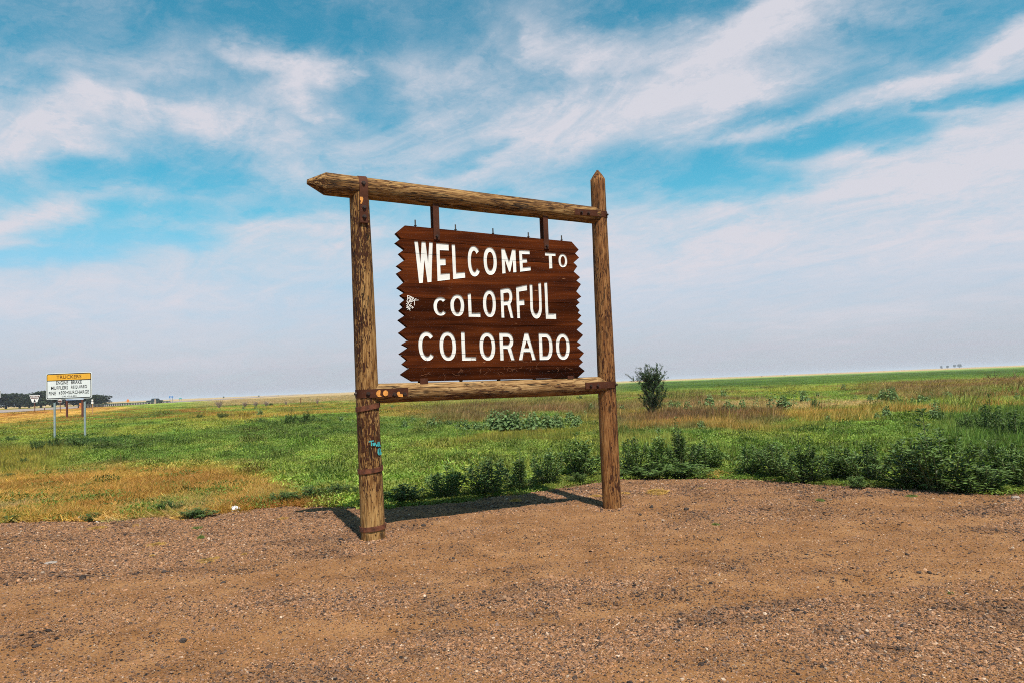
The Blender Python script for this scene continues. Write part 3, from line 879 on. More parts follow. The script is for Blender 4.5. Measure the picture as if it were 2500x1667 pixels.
def build_board():
    pts, segs = [], []
    def loop(lp):
        s = len(pts)
        pts.extend([Vector(p) for p in lp])
        segs.extend([(s + i, s + (i + 1) % len(lp)) for i in range(len(lp))])
    loop(outline)
    letters = []
    for (ch, c, tl, tr, br, bl, sx, sy) in LETTERS:
        q = [bp(c, *p) for p in (tl, tr, br, bl)]
        o, hs = glyph(ch, sx * .93, sy * .95)
        o = [bilinear(q, *p) for p in o]; hs = [[bilinear(q, *p) for p in h] for h in hs]
        loop(o)
        for h in hs:
            loop(h)
        letters.append((ch, o, hs))
    us = np.linspace(u0, u1, 34)
    for k in range(len(joints)):
        for sgn in (-1, 1):
            s = len(pts)
            pts.extend([Vector((u, float(joint_v(k, u)) + sgn * joints[k][2] / 2)) for u in us])
            segs.extend([(s + i, s + i + 1) for i in range(len(us) - 1)])
    vs, es, fs, _, _, _ = delaunay_2d_cdt(pts, segs, [], 0, 1e-6)
    V2 = np.array([(v.x, v.y) for v in vs]); T = np.array([f for f in fs])
    cen = V2[T].mean(1)
    # orient triangles the same way
    a = V2[T[:, 1]] - V2[T[:, 0]]; b = V2[T[:, 2]] - V2[T[:, 0]]
    flip = (a[:, 0] * b[:, 1] - a[:, 1] * b[:, 0]) < 0
    T[flip] = T[flip][:, ::-1]
    inb = inside(outline, cen[:, 0], cen[:, 1])
    let = -np.ones(len(T), int)
    for i, (ch, o, hs) in enumerate(letters):
        m_ = inside(o, cen[:, 0], cen[:, 1])
        for h in hs:
            m_ &= ~inside(h, cen[:, 0], cen[:, 1])
        let[m_] = i
    row = np.zeros(len(T), int); gap = -np.ones(len(T), int)
    for k in range(len(joints)):
        jv = np.array([float(joint_v(k, u)) for u in cen[:, 0]])
        row += cen[:, 1] < jv
        gap[np.abs(cen[:, 1] - jv) < joints[k][2] / 2 * 1.02] = k
    board = bpy.data.objects.new('sign_board', None); board.empty_display_size = .2
    COL.objects.link(board); board.parent = sign
    TH, REC = .075, .007
    def edges_of(tris):
        d = {}
        for t in tris:
            for i in range(3):
                e = (t[i], t[(i + 1) % 3])
                if (e[1], e[0]) in d:
                    del d[(e[1], e[0])]
                else:
                    d[e] = 1
        return list(d)
    owner = {}
    for i, t in enumerate(T):
        for j in range(3):
            owner[(t[j], t[(j + 1) % 3])] = i
    YF = -FRONT
    for r in range(len(joints) + 1):
        face = np.where(inb & (let < 0) & (gap < 0) & (row == r))[0]
        allr = np.where(inb & (gap < 0) & (row == r))[0]
        bow = .0016 * ((r * 37 % 5) - 2)
        used = {}; V, Fc = [], []
        def vid(i, layer):
            key = (i, layer)
            if key not in used:
                used[key] = len(V)
                y = {0: YF + bow, 1: YF + TH, 2: YF + REC * 1.25}[layer]
                V.append((V2[i][0], y, V2[i][1]))
            return used[key]
        for i in face:
            Fc.append([vid(k, 0) for k in T[i]])
        for i in allr:
            Fc.append([vid(k, 1) for k in T[i][::-1]])
        for e in edges_of([tuple(T[i]) for i in face]):
            j = owner.get((e[1], e[0]), -1)
            if j >= 0 and let[j] >= 0 and gap[j] < 0:
                continue
            Fc.append([vid(e[1], 0), vid(e[0], 0), vid(e[0], 1), vid(e[1], 1)])
        # tongue of the joint below this plank
        jt = np.where(inb & (gap == r))[0]
        mats = [M_BOARD, M_JOINT]
        nf = len(Fc)
        for i in jt:
            Fc.append([vid(k, 2) for k in T[i]])
        me = mesh('plank', V, Fc)
        o = link('plank', me, board, mats)
        me.polygons.foreach_set('material_index', [0] * nf + [1] * (len(Fc) - nf))
    for i, (ch, o_, hs) in enumerate(letters):
        tri = np.where(inb & (let == i) & ((gap < 0) | np.isin(gap, (0, 2, 5))))[0]
        alltri = np.where(inb & (let == i))[0]
        used = {}; V, Fc = [], []
        def vid(k, layer):
            key = (k, layer)
            if key not in used:
                used[key] = len(V)
                V.append((V2[k][0], YF + (REC if layer else -.0004), V2[k][1]))
            return used[key]
        for k in tri:
            Fc.append([vid(q, 1) for q in T[k]])
        for e in edges_of([tuple(T[k]) for k in alltri]):
            Fc.append([vid(e[1], 0), vid(e[0], 0), vid(e[0], 1), vid(e[1], 1)])
        me = mesh('letter', V, Fc)
        link('letter', me, board, M_WHITE)
    return board
board = build_board()

# --- scribbled tag on the board's left side
def ribbon(name, strokes, w, to3, m_, parent):
    V, Fc = [], []
    for st in strokes:
        p = [np.array(q, float) for q in st]
        for a, b in zip(p[:-1], p[1:]):
            d = b - a; L = np.linalg.norm(d)
            if L < 1e-6:
                continue
            d /= L; n = np.array([-d[1], d[0]]) * w / 2
            nseg = max(1, int(L / .03))
            for k in range(nseg):
                q0 = a + d * L * k / nseg - d * w * .3; q1 = a + d * L * (k + 1) / nseg + d * w * .3
                s = len(V)
                V += [to3(q0 - n), to3(q1 - n), to3(q1 + n), to3(q0 + n)]
                Fc.append((s, s + 1, s + 2, s + 3))
    return link(name, mesh(name, V, Fc), parent, m_)
def tagp(x, y):
    return uv(980 + x / 26.14, 710 + y / 26.14, FRONT)
TAG = [[(380, 320), (395, 520), (340, 690), (460, 750), (300, 850)], [(380, 320), (560, 370), (790, 490)], [(430, 490), (520, 420), (430, 500), (540, 500)], [(555, 370), (540, 600), (520, 740)],
       [(640, 430), (560, 590), (560, 740)], [(700, 500), (640, 620)], [(790, 490), (640, 680), (620, 740), (800, 620), (930, 510)], [(830, 620), (1080, 610)], [(815, 640), (825, 940)], [(480, 610), (530, 760)],
       [(450, 800), (420, 880), (350, 950)], [(620, 830), (470, 940)], [(500, 980), (560, 940), (640, 980), (570, 1020), (500, 980)], [(300, 990), (400, 1010), (500, 1090)], [(400, 970), (390, 1110), (310, 1080)],
       [(450, 1100), (550, 1270)], [(570, 1130), (480, 1150), (390, 1210)], [(640, 1080), (700, 1030), (760, 1090)], [(700, 1040), (690, 1140)]]
cnt = [0]
def on_board(q):
    cnt[0] += 1
    return (q[0], -FRONT - .0042 - .00002 * (cnt[0] % 60), q[1])
ribbon('scribbled_tag', [[tagp(*p) for p in s] for s in TAG], .0065, on_board, M_SCRIBBLE, board)
# faint carved scratches on the two lowest planks
r2 = random.Random(5)
sc = []
for k in range(46):
    u = r2.uniform(.55, 2.55); v = r2.choice([r2.uniform(1.86, 1.95), r2.uniform(1.745, 1.80), r2.uniform(1.745, 1.80)])
    a = r2.uniform(-1.2, 1.2); L = r2.uniform(.012, .05)
    pts_ = [(u, v)]
    for _ in range(r2.randint(1, 3)):
        a += r2.uniform(-2, 2); pts_.append((pts_[-1][0] + L * math.sin(a), pts_[-1][1] + L * math.cos(a)))
    sc.append(pts_)
M_SCRATCH = flatmat('pale_scratches', (.17, .065, .03), 0.9, .4, 30.0)
ribbon('carved_scratches', sc, .0028, on_board, M_SCRATCH, board)['kind'] = 'stuff'

# --- turquoise scrawl on the left post
def axis_u(z):
    return .004 + (-.052) * (z + .25) / 4.15
def radius(z):
    return .136 + (.108 - .136) * (z + .25) / 4.15
def on_post(q):
    u, z = q
    r = radius(z) + .0085
    cnt[0] += 1
    # direction of sight to the post in the sign's frame, so that the strokes sit on the surface that faces the viewer
    e = np.array([0, 0, EYE]) - _b
    eu, en = float(e @ _su), float(e @ _sn)
    L = math.hypot(eu, en); cu, cn = eu / L, en / L      # towards the eye
    s = max(-.97, min(.97, (u - axis_u(z)) * 1.0 / r))
    c = math.sqrt(1 - s * s)
    # side vector
    su_, sn_ = cn, -cu
    x = (su_ * s + cu * c) * (r + .00003 * (cnt[0] % 50)); yn = (sn_ * s + cn * c) * (r + .00003 * (cnt[0] % 50))
    return (axis_u(z) + x, -yn, z)
def pp(x, y):
    return uv(860 + x / 15.68, 1040 + y / 15.68, 0.0)
SCRAWL = [[(640, 560), (720, 530), (810, 520)], [(725, 540), (735, 700)], [(790, 600), (800, 700)], [(830, 600), (850, 700)], [(870, 600), (920, 720)], [(930, 720), (960, 630)], [(970, 570), (985, 740)],
          [(1010, 570), (1050, 740)], [(960, 660), (1020, 640)], [(1020, 810), (975, 860), (970, 980), (1010, 1050), (1080, 1050), (1100, 980)], [(1020, 810), (1050, 840), (1060, 960), (1040, 1030)], [(1000, 880), (1005, 1000)]]
ribbon('spray_scrawl', [[pp(*p) for p in s] for s in SCRAWL], .010, on_post, M_TEAL, post_a)
sp = [c for c in post_a.children][0]
sp.matrix_parent_inverse = (Matrix.Translation(post_a.location) @ post_a.rotation_quaternion.to_matrix().to_4x4()).inverted()

# --- steel work
def strap(name, path, width_dir, w, th, m_, label=None):
    """flat bar following a path; width_dir = unit vector across it, thickness outwards"""
    wd = Vector(width_dir).normalized()
    P = [Vector(p) for p in path]
    V, Fc = [], []
    for i, p in enumerate(P):
        d = (P[min(i + 1, len(P) - 1)] - P[max(i - 1, 0)]).normalized()
        nn = d.cross(wd).normalized()
        for (a, b) in ((-1, 0), (1, 0), (1, 1), (-1, 1)):
            V.append(p + wd * a * w / 2 + nn * b * th)
    for i in range(len(P) - 1):
        for k in range(4):
            Fc.append((4 * i + k, 4 * i + (k + 1) % 4, 4 * i + 4 + (k + 1) % 4, 4 * i + 4 + k))
    Fc.append((3, 2, 1, 0)); k = 4 * (len(P) - 1); Fc.append((k, k + 1, k + 2, k + 3))
    bm = bmesh.new(); bm.from_mesh(mesh('tmp', V, Fc))
    o = link(name, bm_mesh(name, bm), sign, m_)
    if label:
        o['label'] = label
    return o

def bolt(parent, x, y, z, nx, ny, s=.017, h=.018):
    """hexagon head standing out along (nx, ny)"""
    bm = bmesh.new()
    n = Vector((nx, ny, 0)).normalized()
    tube_bm(bm, [Vector((x, y, z)) - n * .004, Vector((x, y, z)) + n * .003, Vector((x, y, z)) + n * .0032, Vector((x, y, z)) + n * h], [s * 1.5, s * 1.5, s, s * .96], 6)
    return link('bolt', bm_mesh('bolt', bm), parent, M_BOLT)

# over the beam and down the face of the left post
bz, br = 3.853, .124
path = []
for a in np.radians(np.arange(200, -1, -20)):
    path.append((.0, -(-math.cos(math.pi - a) * -1) * 0 + 0, 0))
path = []
for t_ in np.radians(np.arange(-60, 91, 15)):           # from the far side over the top to the front
    path.append((.012, -math.sin(t_) * (br + .004), bz + math.cos(t_) * (br + .004)))
path += [(.012, -(br + .004), bz - .06), (.008, -.124, 3.72), (.006, -.1235, 3.60), (.003, -.123, 3.44)]
s1 = strap('strap', [Vector((p[0] - .035, p[1], p[2])) for p in path], (1, 0, 0), .095, .010, M_STEEL, 'strap bent over the top beam')
for v in (uv(740 + 680 / 4.612, 400 + 220 / 4.612, .13)[1], uv(740 + 680 / 4.612, 400 + 492 / 4.612, .13)[1], uv(740 + 680 / 4.612, 400 + 598 / 4.612, .13)[1]):
    bolt(s1, -.025, -.137, v, 0, -1)
# peeled orange patch on that strap
def patch(name, ring, off, m_, parent):
    V = [(p[0], -off, p[1]) for p in ring]
    bm = bmesh.new()
    bm.faces.new([bm.verts.new(v) for v in V])
    r_ = bmesh.ops.extrude_face_region(bm, geom=list(bm.faces))
    for q in r_['geom']:
        if isinstance(q, bmesh.types.BMVert):
            q.co.y -= .001
    return link(name, bm_mesh(name, bm), parent, m_)
def c1(x, y, off=.13):
    return uv(740 + x / 4.612, 400 + y / 4.612, off)
patch('peeling_patch', [c1(*p) for p in ((637, 376), (668, 378), (676, 400), (668, 430), (660, 455), (640, 452), (650, 425), (636, 405))], .1375, M_STICKER, s1)

def wrap(name, z, w, u_start, u_post, r_post, r_log, from_left, label):
    """bar along the front of a log that runs round the outer side of its post"""
    p = []
    if from_left:      # post on the left, bar runs right along the rail
        for t_ in np.radians(np.arange(200, 89, -12)):
            p.append((u_post + math.cos(t_) * (r_post + .004), -math.sin(t_) * (r_post + .004), z))
        p.append((u_post + .05, -(r_post + .004), z)); p.append((u_post + .16, -(r_log + .006), z)); p.append((u_start, -(r_log + .006), z))
    else:
        p.append((u_start, -(r_log + .006), z)); p.append((u_post - .16, -(r_log + .006), z)); p.append((u_post - .05, -(r_post + .004), z))
        for t_ in np.radians(np.arange(90, -21, -12)):
            p.append((u_post + math.cos(t_) * (r_post + .004), -math.sin(t_) * (r_post + .004), z))
    return strap(name, [Vector(q) for q in p[::-1]], (0, 0, 1), w, .009, M_STEEL, label)
ub_top = uv(1180 + 1028 / 4.612, 400 + 540 / 4.612, .11)[0]
zt = uv(1180 + 1150 / 4.612, 400 + 553 / 4.612, .11)[1]
s2 = wrap('strap', 3.722, .075, ub_top, RP + .014, .100, .109, False, 'strap joining the top beam to the pointed post')
for px, py in ((1105, 550), (1185, 558)):
    u, v = uv(1180 + px / 4.612, 400 + py / 4.612, .12); bolt(s2, u, -.126, v, 0, -1, .013)
bolt(s2, RP + .07, -.096, 3.715, .6, -.8, .013)
zL = uv(860 + 800 / 15.68, 930 + 460 / 15.68, .13)[1]
s3 = wrap('strap', zL, .092, uv(860 + 2150 / 15.68, 930 + 440 / 15.68, .12)[0], -.020, .126, .112, True, 'strap with orange sticker remains joining post and rail')
for px, py in ((610, 470), (1620, 500), (2010, 490)):
    u, v = uv(860 + px / 15.68, 930 + py / 15.68, .13)
    bolt(s3, u, -.136 if px < 1000 else -.129, v, 0 if px > 1000 else -.1, -1, .016)
bolt(s3, -.150, -.03, zL, -1, -.1, .015)
def c9(x, y):
    return uv(860 + x / 15.68, 930 + y / 15.68, .125)
def disc(cx, cy, rx, ry, a0=0, a1=360, n=20):
    return [c9(cx + rx * math.cos(math.radians(a0 + (a1 - a0) * i / n)), cy + ry * math.sin(math.radians(a0 + (a1 - a0) * i / n))) for i in range(n)]
patch('round_sticker', [c9(1080, 345), c9(1075, 430), c9(1060, 530), c9(1130, 570)] + disc(1040, 465, 125, 132, 55, 290, 16), .1295, M_STICKER, s3)
patch('round_sticker', disc(1272, 453, 100, 112), .1285, M_STICKER, s3)
patch('torn_sticker', [c9(*p) for p in ((1700, 450), (1740, 395), (1800, 395), (1825, 430), (1830, 480), (1930, 490), (1940, 590), (1780, 590), (1730, 530))], .1285, M_STICKER, s3)
zR = uv(1380 + 1300 / 16.8, 910 + 500 / 16.8, .11)[1]
s4 = wrap('strap', zR, .082, uv(1380 + 830 / 16.8, 910 + 520 / 16.8, .11)[0], RP + .006, .112, .106, False, 'strap joining the bottom rail to the red-brown post')
for px, py in ((1060, 520), (1340, 510)):
    u, v = uv(1380 + px / 16.8, 910 + py / 16.8, .12); bolt(s4, u, -.122, v, 0, -1, .013)
bolt(s4, RP + .082, -.103, zR, .65, -.76, .013)

# bands round the left post
for (cy, tilt, w) in ((520, .16, .055), (980, .10, .050), (1403, .07, .050)):
    z = uv(840 + 200 / 3.015, 820 + cy / 3.015, .0)[1]
    r = radius(z) + .003
    V, Fc = [], []
    n = 40
    for k in range(n):
        a = 2 * math.pi * k / n
        for (dr, dz_) in ((0, -w / 2), (.007, -w / 2), (.007, w / 2), (0, w / 2)):
            x = math.cos(a) * (r + dr)
            V.append((axis_u(z) + x, math.sin(a) * (r + dr), z + dz_ + x * tilt))
    for k in range(n):
        for j in range(4):
            Fc.append((4 * k + j, 4 * k + (j + 1) % 4, 4 * ((k + 1) % n) + (j + 1) % 4, 4 * ((k + 1) % n) + j))
    bm = bmesh.new(); bm.from_mesh(mesh('tmp', V, Fc))
    link('band', bm_mesh('band', bm), sign, M_RUST)

# hangers: a front and a back bar gripping the board
def hanger(xl, xr, ytop_px, ybot_px, bolt_py):
    ua, ub = uv(1180 + xl / 4.612, 0 + 400 + 700 / 4.612, FRONT + .01)[0], uv(1180 + xr / 4.612, 400 + 700 / 4.612, FRONT + .01)[0]
    return ua, ub
for (cx, x0, x1, yb, yboltp, crop) in ((740, 1472, 1540, 855, 820, 740), (1180, 686, 740, 960, 930, 1180)):
    ua, vb = uv(crop + x0 / 4.612, 400 + yb / 4.612, FRONT + .01)
    ub, _ = uv(crop + x1 / 4.612, 400 + yb / 4.612, FRONT + .01)
    um = (ua + ub) / 2
    zb = 3.885 + (3.722 - 3.885) * (um + .612) / (RP + .59)
    f = box('hanger_bar', ua, ub, -FRONT - .016, -FRONT - .004, vb, zb - .075, M_STEEL, sign, .0015)
    ub2, vb2 = uv(crop + (x0 + x1) / 2 / 4.612, 400 + yboltp / 4.612, FRONT + .01)
    bolt(f, (ua + ub) / 2, -FRONT - .017, vb2, 0, -1, .013, .022)
    box('hanger_bar', ua, ub, .030, .042, vb, zb - .075, M_STEEL, sign, .0015)
# clamps on the board's lower edge
for (xa, xb, yc, c) in ((590, 740, 1497, 'B'), (1057, 1170, 1362, 'F')):
    ua, v = bp(c, xa, yc); ub, _ = bp(c, xb, yc)
    vt = v + .035
    box('lower_clamp', ua, ub, -FRONT - .014, -FRONT - .004, 1.650, vt, M_STEEL, sign, .0015)
    box('lower_clamp', ua, ub, .030, .040, 1.650, vt, M_STEEL, sign, .0015)
# threaded rods down through the board
for (xt, yt, yl) in ((262, 62, 112), (612, 103, 148), (938, 136, 180), (1246, 172, 210), (1535, 198, 238)):
    u, va = uv(940 + xt / 3.564, 520 + yt / 3.564, .01); _, vb = uv(940 + xt / 3.564, 520 + yl / 3.564, .01)
    rd = tube('threaded_rod', [(u, -.01, 1.70), (u, -.01, va)], .0085, M_ROD, sign, 8)
    bm = bmesh.new(); tube_bm(bm, [(u, -.01, vb - .004), (u, -.01, vb + .004)], .016, 6)
    link('washer', bm_mesh('washer', bm), rd, M_ROD)
    # nut under the bottom edge
    ve = outline[30][1] + (outline[31][1] - outline[30][1]) * (u - outline[30][0]) / (outline[31][0] - outline[30][0])
    bm = bmesh.new(); tube_bm(bm, [(u, -.01, ve - .026), (u, -.01, ve - .012), (u, -.01, ve - .011), (u, -.01, ve)], [.010, .013, .022, .022], 6)
    link('nut', bm_mesh('nut', bm), rd, M_ROD)
# ------------------------------------------------------------------ foliage materials
def leafmat(name, col=None, var=.35, rough=.6, trans=.32):
    """leaf or blade; without a colour it takes the tint stored with each scattered clump"""
    m_ = bpy.data.materials.new(name); m_.use_nodes = True
    nt_ = m_.node_tree; nt_.nodes.clear(); gg = G(nt_)
    if col is None:
        c = gg.n('ShaderNodeAttribute', attribute_name='tint', attribute_type='INSTANCER').outputs['Color']
    else:
        c = gg.n('ShaderNodeRGB'); c.outputs[0].default_value = (*col, 1); c = c.outputs[0]
    lv = gg.n('ShaderNodeAttribute', attribute_name='leafvar').outputs['Fac']
    k = gg.m('ADD', 1 - var, gg.m('MULTIPLY', lv, 2 * var))
    rnd = gg.n('ShaderNodeObjectInfo').outputs['Random']
    k = gg.m('MULTIPLY', k, gg.m('ADD', .86, gg.m('MULTIPLY', rnd, .28)))
    c2 = gg.v('SCALE', c, sc=k)
    b = gg.n('ShaderNodeBsdfPrincipled', {'Base Color': c2, 'Roughness': rough, 'Specular IOR Level': .25})
    t_ = gg.n('ShaderNodeBsdfTranslucent', {'Color': gg.v('MULTIPLY', c2, (1.25, 1.35, .7))})
    mx = gg.n('ShaderNodeMixShader', {0: trans}); gg.put(mx.inputs[1], b.outputs[0]); gg.put(mx.inputs[2], t_.outputs[0])
    gg.n('ShaderNodeOutputMaterial', {'Surface': mx.outputs[0]})
    return m_
M_TINT = leafmat('grass_blades')
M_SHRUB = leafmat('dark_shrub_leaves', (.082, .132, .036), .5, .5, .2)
M_SHRUB_L = leafmat('mid_green_shrub_leaves', (.105, .165, .045), .45, .55, .2)
M_SUNF = leafmat('pale_broad_leaves', (.120, .185, .066), .4, .75, .25)
M_JUNI = leafmat('juniper_needles', (.056, .098, .034), .5, .6, .18)
M_TREE = leafmat('far_tree_leaves', (.026, .040, .014), .5, .6, .12)
M_STEM = flatmat('green_stem', (.12, .13, .05), .8, .3, 20)
M_BARK = flatmat('grey_bark', (.11, .075, .05), .9, .35, 12)
M_DEAD = flatmat('dead_grey_twigs', (.26, .19, .16), .9, .3, 12)

def rot_to(dirs, roll):
    """frames whose y axis follows dirs, turned by roll about it -> (n,3,3) columns x,y,z"""
    y = dirs / np.linalg.norm(dirs, axis=1)[:, None]
    ref = np.where(np.abs(y[:, 2:3]) > .95, np.array([[1., 0, 0]]), np.array([[0, 0, 1.]]))
    x = np.cross(y, ref); x /= np.linalg.norm(x, axis=1)[:, None]
    z = np.cross(x, y)
    c, s = np.cos(roll)[:, None], np.sin(roll)[:, None]
    x2 = x * c + z * s; z2 = -x * s + z * c
    return np.stack([x2, y, z2], -1)

LEAF_V = np.array([(0, 0, 0), (-.5, .42, .10), (.5, .42, .10), (0, .5, -.03), (0, 1, -.12)], float)
LEAF_T = np.array([(0, 3, 1), (0, 2, 3), (1, 3, 4), (3, 2, 4)])
BLADE_V = np.array([(-.5, 0, 0), (.5, 0, 0), (-.36, .5, .04), (.36, .5, .04), (0, 1, .20)], float)
BLADE_T = np.array([(0, 1, 3), (0, 3, 2), (2, 3, 4)])

def leaves_mesh(name, P, D, L, Wd, seed, shape='leaf', m_=None):
    r = np.random.default_rng(seed)
    n = len(P)
    base, tri = (LEAF_V, LEAF_T) if shape == 'leaf' else (BLADE_V, BLADE_T)
    R = rot_to(np.asarray(D, float), r.uniform(-1.0, 1.0, n) if shape == 'leaf' else r.uniform(0, 6.28, n))
    loc = base[None] * np.stack([np.broadcast_to(Wd, n), np.broadcast_to(L, n), np.broadcast_to(L, n)], -1)[:, None, :]
    V = np.einsum('nij,nkj->nki', R, loc) + np.asarray(P)[:, None, :]
    k = len(base)
    T = (tri[None] + (np.arange(n) * k)[:, None, None]).reshape(-1, 3)
    me = mesh_np(name, V.reshape(-1, 3), T)
    a = me.attributes.new('leafvar', 'FLOAT', 'POINT')
    a.data.foreach_set('value', np.repeat(r.uniform(0, 1, n), k).astype(np.float32))
    if m_:
        me.materials.append(m_)
    return me

def sph(n, r):
    z = r.uniform(-1, 1, n); a = r.uniform(0, 2 * np.pi, n); s = np.sqrt(1 - z * z)
    return np.stack([s * np.cos(a), s * np.sin(a), z], -1)

# ------------------------------------------------------------------ grass, scattered as clumps
def proto(name, kind, seed):
    r = np.random.default_rng(seed)
    if kind == 'mat':             # low broad tangle of small leaves
        n = 150
        a = r.uniform(0, 6.28, n); q = np.sqrt(r.uniform(0, 1, n)) * .26
        P = np.stack([q * np.cos(a), q * np.sin(a), r.uniform(.0, 1, n) ** .8 * .11 * (1 - (q / .3) ** 2 * .6)], -1)
        D = sph(n, r); D[:, 2] = np.abs(D[:, 2]) * .9 + .25
        return leaves_mesh(name, P, D, r.uniform(.032, .060, n), r.uniform(.011, .019, n), seed, 'leaf', M_TINT)
    if kind == 'clump':
        n = 60
        a = r.uniform(0, 6.28, n); q = np.sqrt(r.uniform(0, 1, n)) * .20
        P = np.stack([q * np.cos(a), q * np.sin(a), np.full(n, -.01)], -1)
        D = np.stack([np.cos(a) * r.uniform(0, .5, n) + r.normal(0, .2, n), np.sin(a) * r.uniform(0, .5, n) + r.normal(0, .2, n), np.ones(n)], -1)
        return leaves_mesh(name, P, D, r.uniform(.07, .19, n), r.uniform(.007, .012, n), seed, 'blade', M_TINT)
    if kind == 'tall':
        n = 60
        a = r.uniform(0, 6.28, n); q = np.sqrt(r.uniform(0, 1, n)) * .26
        P = np.stack([q * np.cos(a), q * np.sin(a), np.full(n, -.01)], -1)
        D = np.stack([.30 + r.normal(0, .22, n), r.normal(0, .22, n), np.ones(n)], -1)
        return leaves_mesh(name, P, D, r.uniform(.16, .42, n), r.uniform(.007, .012, n), seed, 'blade', M_TINT)
    n = 70                        # short straw
    a = r.uniform(0, 6.28, n); q = np.sqrt(r.uniform(0, 1, n)) * .22
    P = np.stack([q * np.cos(a), q * np.sin(a), r.uniform(0, .03, n)], -1)
    D = np.stack([r.normal(0, .8, n), r.normal(0, .8, n), np.abs(r.normal(.7, .4, n)) + .1], -1)
    return leaves_mesh(name, P, D, r.uniform(.06, .17, n), r.uniform(.006, .011, n), seed, 'blade', M_TINT)

def scatter(name, P, rotz, scl, tint, variant, meshes, tilt=None):
    me = bpy.data.meshes.new(name)
    n = len(P)
    me.vertices.add(n); me.vertices.foreach_set('co', np.asarray(P, np.float32).ravel())
    def add(nm, typ, arr, key):
        a = me.attributes.new(nm, typ, 'POINT'); a.data.foreach_set(key, np.ascontiguousarray(arr).ravel())
    e = np.zeros((n, 3), np.float32); e[:, 2] = rotz
    if tilt is not None:
        e[:, :2] = tilt
    add('turn', 'FLOAT_VECTOR', e, 'vector')
    add('size', 'FLOAT_VECTOR', np.asarray(scl, np.float32), 'vector')
    t4 = np.ones((n, 4), np.float32); t4[:, :3] = tint
    add('tint', 'FLOAT_COLOR', t4, 'color')
    add('pick', 'INT', np.asarray(variant, np.int32), 'value')
    o = link(name, me)
    ng = bpy.data.node_groups.new(name, 'GeometryNodeTree')
    ng.interface.new_socket('Geometry', in_out='INPUT', socket_type='NodeSocketGeometry')
    ng.interface.new_socket('Geometry', in_out='OUTPUT', socket_type='NodeSocketGeometry')
    N = ng.nodes.new; Lk = ng.links.new
    gi, go = N('NodeGroupInput'), N('NodeGroupOutput')
    jn = N('GeometryNodeJoinGeometry')
    objs = []
    for i, mm in enumerate(meshes):
        po = bpy.data.objects.new(mm.name, mm); objs.append(po)
    for po in reversed(objs):
        oi = N('GeometryNodeObjectInfo'); oi.inputs['Object'].default_value = po; oi.inputs['As Instance'].default_value = True
        Lk(oi.outputs['Geometry'], jn.inputs[0])
    ip = N('GeometryNodeInstanceOnPoints')
    ip.inputs['Pick Instance'].default_value = True
    def attr(nm, dt):
        a = N('GeometryNodeInputNamedAttribute'); a.data_type = dt; a.inputs['Name'].default_value = nm
        return a.outputs['Attribute']
    er = N('FunctionNodeEulerToRotation')
    Lk(attr('turn', 'FLOAT_VECTOR'), er.inputs[0])
    Lk(gi.outputs[0], ip.inputs['Points']); Lk(jn.outputs[0], ip.inputs['Instance'])
    Lk(attr('pick', 'INT'), ip.inputs['Instance Index'])
    Lk(er.outputs[0], ip.inputs['Rotation']); Lk(attr('size', 'FLOAT_VECTOR'), ip.inputs['Scale'])
    Lk(ip.outputs[0], go.inputs[0])
    md = o.modifiers.new('scatter', 'NODES'); md.node_group = ng
    return tag(o, kind='stuff')

PROTO = [proto('leafy_mat', 'mat', 101), proto('leafy_mat', 'mat', 102), proto('leafy_mat', 'mat', 103), proto('grass_clump', 'clump', 111), proto('grass_clump', 'clump', 112),
         proto('tall_grass', 'tall', 121), proto('tall_grass', 'tall', 122), proto('straw_tuft', 'straw', 131), proto('straw_tuft', 'straw', 132)]
PICK = {0: (0, 3), 1: (3, 2), 2: (5, 2), 3: (7, 2)}

